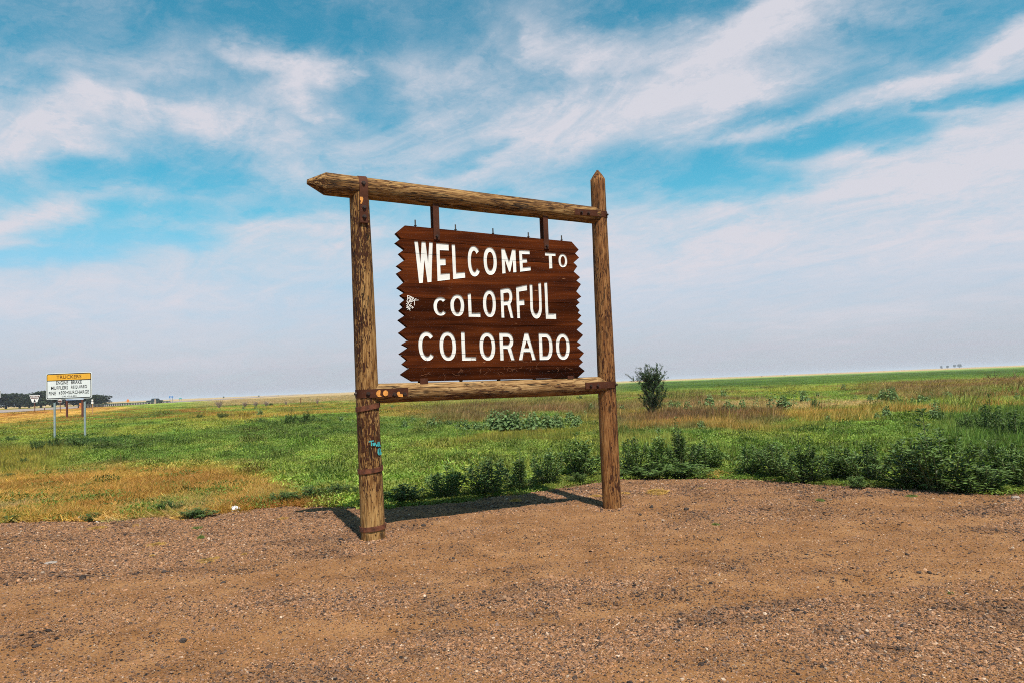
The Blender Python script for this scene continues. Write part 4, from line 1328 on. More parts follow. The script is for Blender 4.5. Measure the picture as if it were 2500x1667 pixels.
def grass():
    r = np.random.default_rng(55)
    n = 120000
    az = r.uniform(math.radians(-47), math.radians(47), n)
    # distances: dense by the lot, thinning with distance so that each stretch of the picture holds as many
    Dd = np.exp(np.interp(r.uniform(0, 1, n), [0, .36, .62, .84, 1.0], np.log([8.0, 16, 32, 95, 420])))
    x, y = Dd * np.sin(az), Dd * np.cos(az)
    lat = road_lat(x, y)
    e = lot_edge(x)
    keep = (y > e + .02 + .12 * r.normal(0, 1, n)) & ~((lat > -.2) & (lat < ROAD_W + .3)) & (y > 5)
    x, y, Dd, lat = x[keep], y[keep], Dd[keep], lat[keep]
    col, cls = veg(x, y)
    n = len(x)
    # a little of every cover mixes in
    q = r.uniform(0, 1, n)
    cls = np.where((cls == 0) & (q < .22), 1, cls)
    cls = np.where((cls == 2) & (q < .20), 1, cls)
    cls = np.where((cls == 1) & (q > .90) & (x > 2), 2, cls)
    sprout = (cls == 3) & (Dd < 25) & (r.uniform(0, 1, n) < .018)
    col = np.where(sprout[:, None], VG['green'] * .6, col); cls = np.where(sprout, 0, cls)
    cls = np.where((cls == 3) & (Dd > 40) & (q > .4), 1, cls)
    thin = (x < -2.4) & (y - lot_edge(x) < .55) & (r.uniform(0, 1, n) < .6 - (y - lot_edge(x)))
    grow = np.clip(Dd / 22.0, 1.0, 7.0)
    base = r.lognormal(0, .22, n)
    hz = base * (.9 + .5 * (fbm(x * .5, y * .3, 81) - .3)) * grow ** .12
    wild = (r.uniform(0, 1, n) < .035) & (Dd > 13) & (Dd < 120) & (cls < 3)
    hz = np.where(wild, hz * 2.0, hz)
    hz *= (1 - .55 * sm(-14, -6, lat) * (Dd > 40))
    hz *= np.where(cls == 2, np.where(Dd < 20, .75, .72), np.where(cls == 3, .64, .9))
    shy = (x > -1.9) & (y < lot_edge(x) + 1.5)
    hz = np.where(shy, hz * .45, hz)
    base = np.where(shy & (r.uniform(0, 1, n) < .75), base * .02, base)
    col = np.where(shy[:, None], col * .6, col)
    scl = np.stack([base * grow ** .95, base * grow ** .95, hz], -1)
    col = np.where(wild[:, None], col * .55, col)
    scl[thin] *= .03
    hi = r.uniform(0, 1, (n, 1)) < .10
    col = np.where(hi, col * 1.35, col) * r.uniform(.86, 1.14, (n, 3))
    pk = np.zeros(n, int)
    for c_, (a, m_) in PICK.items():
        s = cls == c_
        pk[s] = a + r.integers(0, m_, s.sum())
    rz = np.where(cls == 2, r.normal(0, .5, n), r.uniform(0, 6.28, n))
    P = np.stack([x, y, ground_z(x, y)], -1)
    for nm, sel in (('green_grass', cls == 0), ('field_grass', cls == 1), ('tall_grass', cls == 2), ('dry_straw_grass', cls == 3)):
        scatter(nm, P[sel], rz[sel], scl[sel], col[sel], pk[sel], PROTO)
grass()

# ------------------------------------------------------------------ loose stones on the lot
def rock_mesh(name, seed, sub=1, flat=.6):
    r = np.random.default_rng(seed)
    bm = bmesh.new()
    bmesh.ops.create_icosphere(bm, subdivisions=sub, radius=1.0)
    off = r.uniform(0, 50)
    ax = r.uniform(.65, 1.2, 3); ax[2] *= flat
    for v in bm.verts:
        k = 1 + .7 * (float(fbm(v.co.x * 1.1 + off, v.co.y * 1.1 + v.co.z * 1.7, seed, 2)) - .5)
        v.co = Vector((v.co.x * ax[0] * k, v.co.y * ax[1] * k, v.co.z * ax[2] * k))
    me = bm_mesh(name, bm)
    return me

def stone_mat():
    m_, gg, b = newmat('loose_stone', .85, .25)
    c = gg.n('ShaderNodeAttribute', attribute_name='tint', attribute_type='INSTANCER').outputs['Color']
    n1 = gg.noise(gg.n('ShaderNodeTexCoord').outputs['Object'], 1.5, 4, .6)
    gg.put(b.inputs['Base Color'], gg.mix(1.0, c, gg.ramp(n1, [(.3, (.75, .75, .75)), (.7, (1.2, 1.2, 1.2))]), 'MULTIPLY'))
    return m_
M_STONE = stone_mat()
ROCKS = []
for k in range(6):
    me = rock_mesh('pebble', 300 + k); me.materials.append(M_STONE); ROCKS.append(me)

def gravel():
    r = np.random.default_rng(66)
    n = 620000
    az = r.uniform(math.radians(-43), math.radians(43), n)
    Dd = np.exp(r.uniform(math.log(3.2), math.log(12.6), n))
    x, y = Dd * np.sin(az), Dd * np.cos(az)
    e = lot_edge(x)
    ga = gravel_amount(x, y)
    keep = (y < e + .10) & (r.uniform(0, 1, n) < (.34 + .60 * ga))
    x, y, Dd, ga = x[keep], y[keep], Dd[keep], ga[keep]
    # stones heaped round the feet of the two posts
    for (bx, by, br_) in ((BASE.x, BASE.y, .15), ((BASE + SU * 3.024).x, (BASE + SU * 3.024).y, .14)):
        a_ = r.uniform(0, 6.28, 700); q_ = br_ + np.abs(r.normal(0, .10, 700))
        x = np.concatenate([x, bx + q_ * np.cos(a_)]); y = np.concatenate([y, by + q_ * np.sin(a_)]); Dd = np.concatenate([Dd, np.full(700, 9.0)]); ga = np.concatenate([ga, np.full(700, 1.2)])
    n = len(x)
    s = r.lognormal(math.log(.0043), .42, n) * (1 + .30 * ga) * (Dd / 6) ** .35
    s = np.clip(s, .0022, .019)
    dark_ = fbm(x * 1.6, y * 2.6, 69, 3) > .60
    s = np.where(dark_, s * 1.2, s)
    pal = np.array([(.29, .152, .082), (.23, .110, .052), (.34, .200, .118), (.140, .074, .043), (.066, .041, .030), (.030, .021, .018), (.44, .32, .23), (.175, .110, .080), (.30, .142, .062)])
    w = np.array([.21, .21, .07, .15, .11, .09, .018, .06, .10]); w /= w.sum()
    col = pal[r.choice(len(pal), n, p=w)] * r.uniform(.72, 1.16, (n, 1)) * np.where(dark_, .70, 1.04)[:, None]
    P = np.stack([x, y, ground_z(x, y) + s * .12], -1)
    tilt = r.normal(0, .35, (n, 2))
    scatter('loose_gravel', P, r.uniform(0, 6.28, n), s[:, None] * r.uniform(.75, 1.3, (n, 3)), col, r.integers(0, 6, n), ROCKS, tilt)
gravel()

# ------------------------------------------------------------------ single plants
def height_for(P, px_h):
    return px_h * depth_of(P) / F_PX

def shrub_meshes(seed, n=1500, leaf=.075, spike=0.0, m_=M_SHRUB):
    """bushy weed, unit height and unit width: branching stems that carry narrow leaves"""
    r = np.random.default_rng(seed)
    bm = bmesh.new()
    Ps, Ds = [], []
    ns = 20
    per = n // ns
    for k in range(ns):
        a = 2 * math.pi * (k + r.uniform(-.4, .4)) / ns; lean = r.uniform(.05, 1.0)
        R_ = .50 * lean; H_ = (1.0 - .42 * lean ** 2) * r.uniform(.72, 1.0)
        if spike and k == 0:
            R_, H_ = .1, 1.0 + spike
        p0 = np.array([math.cos(a) * .07, math.sin(a) * .07, 0]); p2 = np.array([math.cos(a) * R_, math.sin(a) * R_, H_])
        p1 = np.array([math.cos(a) * R_ * .75, math.sin(a) * R_ * .75, H_ * .45])
        t = np.linspace(0, 1, 5)[:, None]
        crv = (1 - t) ** 2 * p0 + 2 * t * (1 - t) * p1 + t ** 2 * p2
        tube_bm(bm, crv, [.011, .010, .008, .006, .003], 4, False)
        t = r.uniform(.08, 1, per)[:, None] ** .75
        c = (1 - t) ** 2 * p0 + 2 * t * (1 - t) * p1 + t ** 2 * p2
        side = sph(per, r); side[:, 2] = side[:, 2] * .5 + .25
        reach = (.15 * (1.12 - t)) * r.uniform(.2, 1.0, (per, 1))
        Ps.append(c + side * reach); Ds.append(side + np.array([0, 0, .05]) + .4 * (p2 - p0) * t)
    st = bm_mesh('stems', bm); st.materials.append(M_STEM)
    P = np.concatenate(Ps); D = np.concatenate(Ds)
    P[:, 2] = np.maximum(P[:, 2], .015)
    lf = leaves_mesh('leaves', P, D, r.uniform(.6, 1.25, len(P)) * leaf, r.uniform(.30, .48, len(P)) * leaf, seed + 1, 'leaf', m_)
    return st, lf

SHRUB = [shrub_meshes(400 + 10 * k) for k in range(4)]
SHRUB_M = [shrub_meshes(520 + 10 * k, 1300, .092, .08 * k, M_SHRUB_L) for k in range(3)]
SPIKY = [shrub_meshes(480 + 10 * k, 2000, .07, .25) for k in range(2)]
LOW = [shrub_meshes(440 + 10 * k, 1500, .085, 0, M_SHRUB_L) for k in range(3)]
def plant(name, P, w, h, meshes, rz, label, cat, group, parts=('stems', 'leaves'), d=None):
    o = empty(name, P, label, cat, group, rz)
    o.scale = (w, d or w, h)
    for nm, me in zip(parts, meshes):
        c = link(nm, me, o)
        if nm in ('leaves', 'twigs', 'needles'):
            c['kind'] = 'stuff'
    return o

def shrub_px(x0, x1, ytop, ybase, label, kind, seed, group='weedy shrubs along the gravel edge', name='shrub', widen=1.45):
    P = on((x0 + x1) / 2, ybase)
    w = (x1 - x0) * depth_of(P) / F_PX * widen
    h = (ybase - ytop) * depth_of(P) / F_PX
    P = Vector((P.x, P.y + w * .14, float(ground_z(P.x, P.y + w * .14))))
    if kind == 'd' and seed % 5 in (0, 1, 3) and seed < 40:
        kind = 'm'; h *= (.86, 1.0, 1.1)[seed % 3]
    ms = {'m': SHRUB_M, 'd': SHRUB, 's': SPIKY, 'l': LOW}[kind]
    plant(name, P, w, h * (1.15 if 'largest' in label and 'tall spike' in label else .82 + .3 * ((seed * 7) % 5) / 4), ms[seed % len(ms)], seed * 1.7, label, 'shrub', group)

SHRUBS = [
    (938, 1030, 1160, 1230, 'dark leafy shrub right behind the foot of the flaking left post', 'd'), (1045, 1140, 1136, 1218, 'dark shrub in the sign shadow, second from the left post', 'd'),
    (1135, 1245, 1122, 1210, 'spreading dark green shrub behind the middle of the sign shadow', 'd'), (1225, 1310, 1108, 1196, 'bushy dark shrub under the middle of the bottom rail', 's'),
    (1295, 1385, 1095, 1184, 'dense shrub under the right half of the sign, left of the tallest one', 'd'), (1370, 1470, 1066, 1166, 'tall dense shrub just left of the red-brown post', 'd'),
    (1390, 1430, 1150, 1180, 'little low shrub on the gravel left of the red-brown post', 'l'), (1508, 1582, 1075, 1160, 'leafy shrub touching the right side of the red-brown post', 'd'),
    (1575, 1650, 1068, 1156, 'shrub second to the right of the red-brown post', 'd'), (1632, 1705, 1052, 1152, 'tall spiky shrub below the small juniper', 's'),
    (1690, 1765, 1058, 1146, 'rounded shrub third to the right of the red-brown post', 'd'), (1535, 1640, 1128, 1165, 'low bright green mat in front of the shrubs by the red-brown post', 'l'),
    (1630, 1725, 1132, 1166, 'low bright green mat, right one of the pair beside the golden grass', 'l'), (1800, 1880, 1076, 1160, 'dark shrub at the right end of the golden grass patch', 'd'),
    (1850, 1945, 1080, 1168, 'dark shrub between the golden grass patch and the spiky one', 'd'), (1920, 2035, 1070, 1178, 'big spiky leafed shrub reaching out over the gravel edge', 's'),
    (2010, 2100, 1088, 1172, 'light leafed shrub left of the little mat on the gravel', 'l'), (2075, 2190, 1090, 1176, 'loose shrub behind the little green mat on the gravel', 'd'),
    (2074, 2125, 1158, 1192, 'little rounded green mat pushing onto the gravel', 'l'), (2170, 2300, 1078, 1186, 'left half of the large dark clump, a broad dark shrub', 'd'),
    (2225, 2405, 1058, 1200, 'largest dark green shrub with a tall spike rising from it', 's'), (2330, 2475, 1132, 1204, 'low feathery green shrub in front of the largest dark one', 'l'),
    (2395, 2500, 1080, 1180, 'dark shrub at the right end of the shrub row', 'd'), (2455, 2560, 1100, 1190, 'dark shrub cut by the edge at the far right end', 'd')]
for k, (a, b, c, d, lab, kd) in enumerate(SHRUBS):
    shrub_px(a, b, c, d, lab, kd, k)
WEEDS = [
    (660, 716, 1190, 1230, 'low weed nearest to the white plastic bag, on its right', 'd'), (712, 790, 1186, 1224, 'low dark weed midway between plastic bag and left post', 'd'),
    (780, 852, 1184, 1222, 'dark weed left of the left post, behind the white scrap', 'd'), (848, 884, 1182, 1222, 'dark weed touching the left side of the left post', 'd'),
    (396, 432, 1228, 1252, 'small dark weed at the gravel edge by the flat golden patch', 'd'), (440, 512, 1240, 1268, 'green weed growing in the flat golden patch on the gravel', 'l'),
    (198, 240, 1246, 1270, 'small dark weed beside a white scrap at the straw edge', 'd'), (372, 432, 1224, 1250, 'dark green weed in the orange straw behind the gravel edge', 'd'),
    (0, 45, 1255, 1272, 'low green weed at the left end of the gravel edge', 'l'), (160, 196, 1210, 1228, 'small dark weed in the middle of the straw strip', 'd'), (2, 34, 1150, 1168, 'dark weed behind the straw at the left end', 'd'),
    (42, 68, 1115, 1136, 'dark green weed at the left behind the straw strip', 'd')]
for k, (a, b, c, d, lab, kd) in enumerate(WEEDS):
    shrub_px(a, b, c, d, lab, kd, k + 40, 'weeds along the left gravel edge', 'weed')
MID = [
    (685, 728, 1000, 1038, 'round dark bush in the meadow left of the left post', 's'), (722, 770, 1006, 1036, 'feathery right half of the bush pair in the meadow', 's'), (525, 556, 1006, 1022, 'far dark bush left of the bush pair', 'd'),
    (765, 790, 1036, 1052, 'small bush below and right of the bush pair', 'd'), (618, 652, 1018, 1034, 'flat bush left of the bush pair in the meadow', 'd'), (470, 500, 1008, 1022, 'farther left one of the flat meadow bushes', 'd'),
    (66, 104, 1066, 1104, 'dark leafy bush left of the trucker notice posts', 'd'), (110, 152, 1070, 1096, 'dark bush between the two trucker notice posts', 'd'), (150, 208, 1064, 1098, 'dark bush by the right trucker notice post', 'd'),
    (0, 42, 1064, 1082, 'dark bush low in the meadow at the left edge', 'd'), (215, 300, 1075, 1100, 'wide dark weed patch right of the trucker notice', 'd'), (300, 372, 1078, 1100, 'last dark weed patch right of the trucker notice', 'd'),
    (1979, 2003, 972, 1002, 'small dark upright bush on the pale golden strip', 's'), (2340, 2400, 1000, 1062, 'dark bush standing in for shadowed grass at the right, left one of three', 'd'), (2390, 2460, 985, 1062, 'dark bush standing in for shadowed grass at the right, middle one of three', 's'),  # dark bushes at the right are added to stand for shadowed grass
    (2440, 2540, 985, 1070, 'dark bush standing in for shadowed grass at the right edge, right one of three', 'd'), (652, 668, 982, 990, 'tiny dark far bush below the ridge', 'd'), (1405, 1430, 965, 978, 'small round bush seen past the right end of the rail', 'd')]
for k, (a, b, c, d, lab, kd) in enumerate(MID):
    shrub_px(a, b, c, d, lab, kd, k + 70, 'bushes standing in the meadow', 'bush', 1.15)

# broad-leaved plants out in the field
def sunflower_meshes(seed, bushy):
    r = np.random.default_rng(seed)
    bm = bmesh.new(); Ps, Ds, Ls = [], [], []
    for s in range(r.integers(2, 4) if bushy else 1):
        ang = r.uniform(0, 6.28); ln = r.uniform(.0, .28) if bushy else r.uniform(0, .08)
        top = np.array([math.cos(ang) * ln, math.sin(ang) * ln, r.uniform(.72, 1.0) if s else 1.0])
        crv = [np.array([0, 0, 0]), top * np.array([.4, .4, .5]), top]
        tube_bm(bm, crv, [.016, .012, .006], 5, False)
        m_ = 30 if bushy else 20
        for i in range(m_):
            t = .18 + .82 * (i + r.uniform(0, .8)) / m_
            p = top * np.array([t, t, 1]) * np.array([1, 1, t])
            a = i * 2.4 + r.uniform(-.5, .5)
            L = (.30 if bushy else .24) * (1.15 - .75 * t) * r.uniform(.8, 1.2)
            pet = np.array([math.cos(a), math.sin(a), .45]) * L * .55
            tube_bm(bm, [p, p + pet], [.005, .003], 3, False)
            Ps.append(p + pet); Ds.append(np.array([math.cos(a), math.sin(a), -.35 + r.uniform(-.25, .3)])); Ls.append(L)
    st = bm_mesh('stems', bm); st.materials.append(M_STEM)
    Ls = np.array(Ls)
    lf = leaves_mesh('leaves', np.array(Ps), np.array(Ds), Ls, Ls * .82, seed + 3, 'leaf', M_SUNF)
    return st, lf
SUNF = [sunflower_meshes(600 + 7 * k, True) for k in range(4)] + [sunflower_meshes(660 + 7 * k, False) for k in range(3)]

def px8(x, y):
    return 1700 + x / 2.94, 860 + y / 2.94
def px7(x, y):
    return 1360 + x / 3.5625, 860 + y / 3.5625
def px4(x, y):
    return 840 + x / 3.015, 820 + y / 3.015
FIELD_R = [(100, 400, 305), (150, 455, 400), (210, 330, 270), (215, 440, 350), (250, 440, 365), (285, 440, 370), (320, 430, 340), (345, 440, 360), (430, 420, 335), (530, 430, 310), (560, 430, 300), (610, 430, 315), (650, 430, 320),
           (700, 400, 305), (740, 430, 390), (790, 365, 275), (810, 440, 390), (880, 330, 285), (980, 290, 265), (1050, 275, 225), (1145, 355, 300), (1250, 360, 300), (1330, 350, 265), (1370, 370, 262), (1410, 350, 250), (1440, 370, 280),
           (1500, 390, 315), (1560, 385, 320), (1620, 380, 300), (1700, 340, 275), (1720, 440, 350), (1740, 500, 390), (1820, 340, 280), (1900, 380, 300), (1990, 350, 320), (2010, 395, 330), (2230, 360, 290), (2300, 370, 290), (2080, 500, 450),
           (1150, 500, 450), (1225, 500, 450), (1300, 490, 430), (1365, 480, 385), (40, 545, 490), (150, 490, 460), (940, 515, 450), (30, 390, 345), (2150, 350, 285), (1660, 372, 310), (1780, 335, 285)]
FIELD_M = [(305, 520, 440), (120, 590, 510), (40, 640, 550), (90, 640, 570), (125, 690, 620), (200, 590, 540), (250, 560, 500), (560, 520, 460), (620, 490, 450), (1000, 500, 420), (1040, 500, 425), (1140, 530, 430), (1330, 450, 370), (1360, 540, 450), (1265, 680, 600), (580, 665, 630), (180, 745, 690), (880, 720, 655)]
FIELD_L = [(510, 650, 590), (430, 690, 620), (460, 690, 630), (640, 690, 610), (670, 690, 600), (705, 690, 615), (775, 670, 620), (700, 580, 555), (760, 575, 550), (870, 715, 615), (910, 715, 625), (940, 710, 630), (970, 715, 635), (1010, 715, 640), (1050, 715, 600),
           (1075, 690, 585), (1095, 715, 590), (1130, 710, 550), (1165, 715, 560), (1195, 715, 570), (1230, 715, 575), (1260, 700, 570), (1290, 715, 580), (1320, 690, 560), (1350, 715, 590), (1385, 700, 570), (1420, 715, 590), (1450, 690, 575), (1485, 705, 590), (355, 535, 505), (1520, 700, 600), (1555, 690, 585), (1600, 700, 610), (1640, 680, 590), (1690, 690, 600), (1735, 675, 590), (840, 705, 640), (1575, 660, 570), (1665, 650, 565)]
FIELD_F = [(622, 1000, 990), (634, 1015, 1000), (628, 1008, 994), (668, 1021, 1010), (678, 1021, 1009), (596, 1000, 991), (832, 1034, 1015), (848, 1020, 1010), (790, 1000, 988), (863, 1035, 1024)]
ORD = ['1st', '2nd', '3rd'] + ['%dth' % k for k in range(4, 80)]
ORD[20], ORD[21], ORD[22], ORD[30], ORD[31], ORD[32], ORD[40], ORD[41], ORD[42], ORD[50] = '21st', '22nd', '23rd', '31st', '32nd', '33rd', '41st', '42nd', '43rd', '51st'
def sunflowers(rows, conv, where, group, sd):
    r = random.Random(sd)
    pl = sorted([(*conv(x, yb), *conv(x, yt)) for x, yb, yt in rows])
    for k, (x, yb, _, yt) in enumerate(pl):
        P = on(x, yb)
        h = (yb - yt) * depth_of(P) / F_PX * 1.08
        size = 'tall' if h > .95 else ('small' if h < .6 else 'middling')
        bushy = r.random() < .72
        ms = SUNF[r.randrange(4)] if bushy else SUNF[4 + r.randrange(3)]
        w = h * r.uniform(.8, 1.15)
        plant('broadleaf_plant', P, w, h, ms, r.uniform(0, 6.28), '%s pale broad-leaved plant, %s from the left %s' % (size, ORD[k], where), 'plant', group)
sunflowers(FIELD_R, px8, 'in the field right of the juniper', 'broad-leaved plants right of the juniper', 1)
sunflowers(FIELD_M, px7, 'among those around the juniper', 'broad-leaved plants around the juniper', 2)
sunflowers(FIELD_L, px4, 'in the meadow framed by the posts', 'broad-leaved plants between the posts', 3)
sunflowers(FIELD_F, lambda x, y: (x, y), 'in the meadow left of the left post', 'broad-leaved plants left of the sign', 4)

# the little juniper
def juniper():
    P = on(1596, 1020)
    H = (1020 - 893) * depth_of(P) / F_PX
    r = np.random.default_rng(77)
    o = empty('juniper_tree', P, 'small dark juniper tree with feathery upswept branches standing alone', 'tree')
    bm = bmesh.new()
    tube_bm(bm, [(0, 0, -.05), (.02, 0, H * .4), (-.05, 0, H * .8)], [.05, .035, .012], 7)
    link('trunk', bm_mesh('trunk', bm, True), o, M_BARK)
    bm = bmesh.new(); Ps, Ds = [], []
    limbs = []
    for k in range(84):
        t = r.uniform(.02, .85) ** .9
        z0 = t * H * .82
        a = r.uniform(0, 6.28)
        reach = (.86 - .34 * t) * r.uniform(.35, 1.0) * (.72 if t < .25 else 1.0)
        rise = r.uniform(.5, .9) * H * .40
        limbs.append((np.array([0.0, 0, z0]), np.array([math.cos(a) * reach, math.sin(a) * reach, z0 + rise])))
    # the long ragged branches that break the outline at the upper left
    for (dx, z0, z1) in ((-.98, .62, .88), (-.80, .55, .78), (-.62, .68, .97), (-.42, .7, 1.0), (-.12, .7, 1.04), (.16, .7, .98), (.38, .62, .88), (.56, .5, .76), (-.70, .66, .93)):
        limbs.append((np.array([0.0, 0, z0 * H]), np.array([dx * 1.12, r.uniform(-.2, .2), z1 * H])))
    for p0, p2 in limbs:
        p1 = p0 + (p2 - p0) * np.array([.62, .62, .28])
        t = np.linspace(0, 1, 5)[:, None]
        c = (1 - t) ** 2 * p0 + 2 * t * (1 - t) * p1 + t ** 2 * p2
        tube_bm(bm, c, [.013, .011, .008, .006, .003], 4, False)
        ax = (p2 - p0) / np.linalg.norm(p2 - p0)
        for _ in range(9):
            tt = r.uniform(.18, 1.0)
            q0 = (1 - tt) ** 2 * p0 + 2 * tt * (1 - tt) * p1 + tt ** 2 * p2
            dv = .75 * ax + sph(1, r)[0] * .85 + np.array([0, 0, .35]); dv /= np.linalg.norm(dv)
            L = r.uniform(.10, .27) * (1.15 - .5 * tt)
            tube_bm(bm, [q0, q0 + dv * L], [.005, .002], 3, False)
            n = 28
            u_ = r.uniform(.1, 1.05, (n, 1))
            Ps.append(q0 + dv * L * u_ + sph(n, r) * .016); Ds.append(dv * .6 + sph(n, r))
    link('branches', bm_mesh('branches', bm), o, M_BARK)
    P_ = np.concatenate(Ps); D_ = np.concatenate(Ds)
    P_[:, 2] = np.maximum(P_[:, 2], .03)
    lf = leaves_mesh('needles', P_, D_, r.uniform(.030, .065, len(P_)), r.uniform(.010, .018, len(P_)), 78, 'leaf', M_JUNI)
    c = link('needles', lf, o); c['kind'] = 'stuff'
juniper()

# ------------------------------------------------------------------ trees beyond the highway
def tree_meshes(seed, wide=1.0):
    r = np.random.default_rng(seed)
    bm = bmesh.new()
    tube_bm(bm, [(0, 0, -.05), (.01, 0, .3), (.0, 0, .62)], [.035, .026, .012], 7)
    cents = []
    for k in range(15):
        a = r.uniform(0, 6.28); q = r.uniform(.05, .40) * wide; z = r.uniform(.26, .84)
        q *= 1.05 - abs(z - .48) * 1.0
        c = np.array([q * math.cos(a), q * math.sin(a), z]); cents.append((c, r.uniform(.12, .20)))
        tube_bm(bm, [(0, 0, min(.5, z * .6)), tuple(c * np.array([.6, .6, .9])), tuple(c)], [.014, .009, .004], 4, False)
    tr = bm_mesh('trunk', bm); tr.materials.append(M_BARK)
    Ps, Ds = [], []
    for c, rad in cents:
        n = 150
        s = sph(n, r)
        Ps.append(c + s * rad * r.uniform(.6, 1.08, (n, 1)) * np.array([1.15, 1.15, .85])); Ds.append(s + sph(n, r) * .8)
    P = np.concatenate(Ps); D = np.concatenate(Ds)
    lf = leaves_mesh('crown', P, D, r.uniform(.05, .09, len(P)), r.uniform(.04, .06, len(P)), seed + 2, 'leaf', M_TREE)
    return tr, lf
TREES = [tree_meshes(700 + 9 * k, 1.0 + .15 * (k % 3)) for k in range(4)]
ROWT = [(-30, 955, 62), (14, 960, 52), (48, 958, 48), (72, 963, 40), (100, 955, 60), (128, 953, 52), (160, 960, 48), (196, 962, 46), (222, 962, 40), (246, 963, 40)]
TL = ['tree cut by the left edge, at the end of the row', 'tree right beside the small white sign at the left edge', 'second tree right of the small white sign', 'low tree left of the brown trapezoid sign',
      'tallest tree, behind the brown trapezoid sign', 'tree left of the trucker notice panel', 'tree behind the left half of the trucker notice', 'tree behind the right half of the trucker notice', 'tree just right of the trucker notice panel', 'rightmost tree of the row beyond the highway']
for k, (x, ytop, wpx) in enumerate(ROWT):
    D_ = 300.0 + 6 * (k % 3)
    d = ray(x, 990); d = d / d[1] * D_
    gx, gy = d[0], d[1]
    gz = float(height(gx, gy))
    dt = ray(x, ytop); zt = EYE + dt[2] / dt[1] * D_
    h = (zt - gz) * 1.08
    w = wpx * D_ / F_PX * 1.7
    o = plant('roadside_tree', (gx, gy, gz - .3), w, h, TREES[k % 4], k * 1.3, 'dark round ' + TL[k], 'tree', 'trees beyond the highway', ('trunk', 'crown'))
# far group on the horizon at the right
M_FAR = leafmat('distant_tree_leaves', (.05, .075, .04), .4, .6, .1)
for k, (x, y0, y1, wpx, lab) in enumerate(((2299, 897.5, 893, 8, 'lowest and leftmost of the four far trees on the horizon'), (2313, 897, 892, 7, 'second from the left of the four far trees on the horizon'),
                                          (2331, 896, 889.5, 6, 'third from the left of the four far trees on the horizon'), (2343, 896, 888, 11, 'tallest and rightmost of the four far trees on the horizon'))):
    D_ = 2400.0
    d = ray(x, y0); d = d / d[1] * D_
    dt = ray(x, y1); zt = EYE + dt[2] / dt[1] * D_
    gz = float(height(d[0], d[1]))
    plant('horizon_tree', (d[0], d[1], gz - .2), wpx * D_ / F_PX * 1.1, (zt - gz) * 1.1, TREES[k], k, lab, 'tree', 'far trees on the horizon', ('trunk', 'crown'))
# low far scrub on the horizon, and dry grey scrub by the creek
SCRUBL = [(2020, 918, 3, 14), (1915, 921.5, 2.5, 9), (1860, 923, 2, 7), (680, 968, 3.5, 10), (546, 968.5, 3, 6), (632, 966.5, 3, 6)]
SCL = ['low bush breaking the horizon left of the far trees', 'low bush on the horizon above the golden strip', 'tiny bush on the horizon right of the juniper', 'small dark bush on the tan ridge left of the left post', 'tiny bush on the horizon left of the tan ridge', 'tiny bush on the skyline of the tan ridge']
for k, (x, yb, hp, wp) in enumerate(SCRUBL):
    D_ = 900.0
    d = ray(x, yb); d = d / d[1] * D_; gz = float(height(d[0], d[1]))
    zt = EYE + (lambda q: q[2] / q[1] * D_)(ray(x, yb - hp))
    plant('far_bush', (d[0], d[1], gz - .1), wp * D_ / F_PX, max(.8, zt - gz), SHRUB[k % 4], k, SCL[k], 'bush', 'bushes near the horizon')
def dead_mesh(seed):
    r = np.random.default_rng(seed); bm = bmesh.new()
    for k in range(46):
        a = r.uniform(0, 6.28); q = r.uniform(.1, .55); h = r.uniform(.4, 1.0)
        m_ = np.array([math.cos(a) * q * .5, math.sin(a) * q * .5, h * .55])
        tube_bm(bm, [(0, 0, 0), tuple(m_), (math.cos(a) * q, math.sin(a) * q, h)], [.014, .010, .005], 3, False)
        for _ in range(2):
            b = r.uniform(0, 6.28)
            tube_bm(bm, [tuple(m_), tuple(m_ + np.array([math.cos(b) * .16, math.sin(b) * .16, r.uniform(.15, .35)]))], [.008, .004], 3, False)
    me = bm_mesh('twigs', bm); me.materials.append(M_DEAD)
    return (me,)
DEAD = [dead_mesh(800), dead_mesh(811)]
for k, (x, yb, yt, w) in enumerate(((535, 988, 973, 26), (598, 984, 977, 22), (625, 983, 976, 18), (650, 982, 975, 20), (698, 982, 975, 10), (775, 977, 970, 12))):
    D_ = 105.0
    d = ray(x, yb); d = d / d[1] * D_; gz = float(height(d[0], d[1])); zt = EYE + (lambda q: q[2] / q[1] * D_)(ray(x, yt))
    plant('dead_shrub', (d[0], d[1], gz), w * D_ / F_PX, max(.7, zt - gz), DEAD[k % 2], k, 'bare greyish dead shrub along the creek, %s from the left' % ORD[k], 'dead shrub', 'dead shrubs along the creek', ('twigs',))
# ------------------------------------------------------------------ road signs
M_SWHITE = flatmat('white_sign_face', (.66, .67, .68), .45, .05, 3.0)
M_SYEL = flatmat('yellow_sign_face', (.72, .36, .035), .45, .06, 3.0)
M_SBLACK = flatmat('black_sign_print', (.012, .012, .014), .6, .2, 10)
M_SBROWN = flatmat('brown_sign_print', (.085, .020, .008), .6, .2, 10)
M_GALV = flatmat('galvanised_post', (.30, .36, .37), .5, .15, 10, .4, .3)
M_SBLUE = flatmat('blue_sign_face', (.03, .16, .42), .5, .08, 3)
M_SGREEN = flatmat('green_sign_face', (.03, .30, .27), .5, .08, 3)
M_SORANGE = flatmat('orange_sign_face', (.62, .20, .05), .6, .1, 3)
M_BACK = flatmat('sign_back', (.25, .25, .25), .5, .1, 5)
M_WPOST = flatmat('brown_wood_post', (.11, .035, .022), .85, .3, 12)

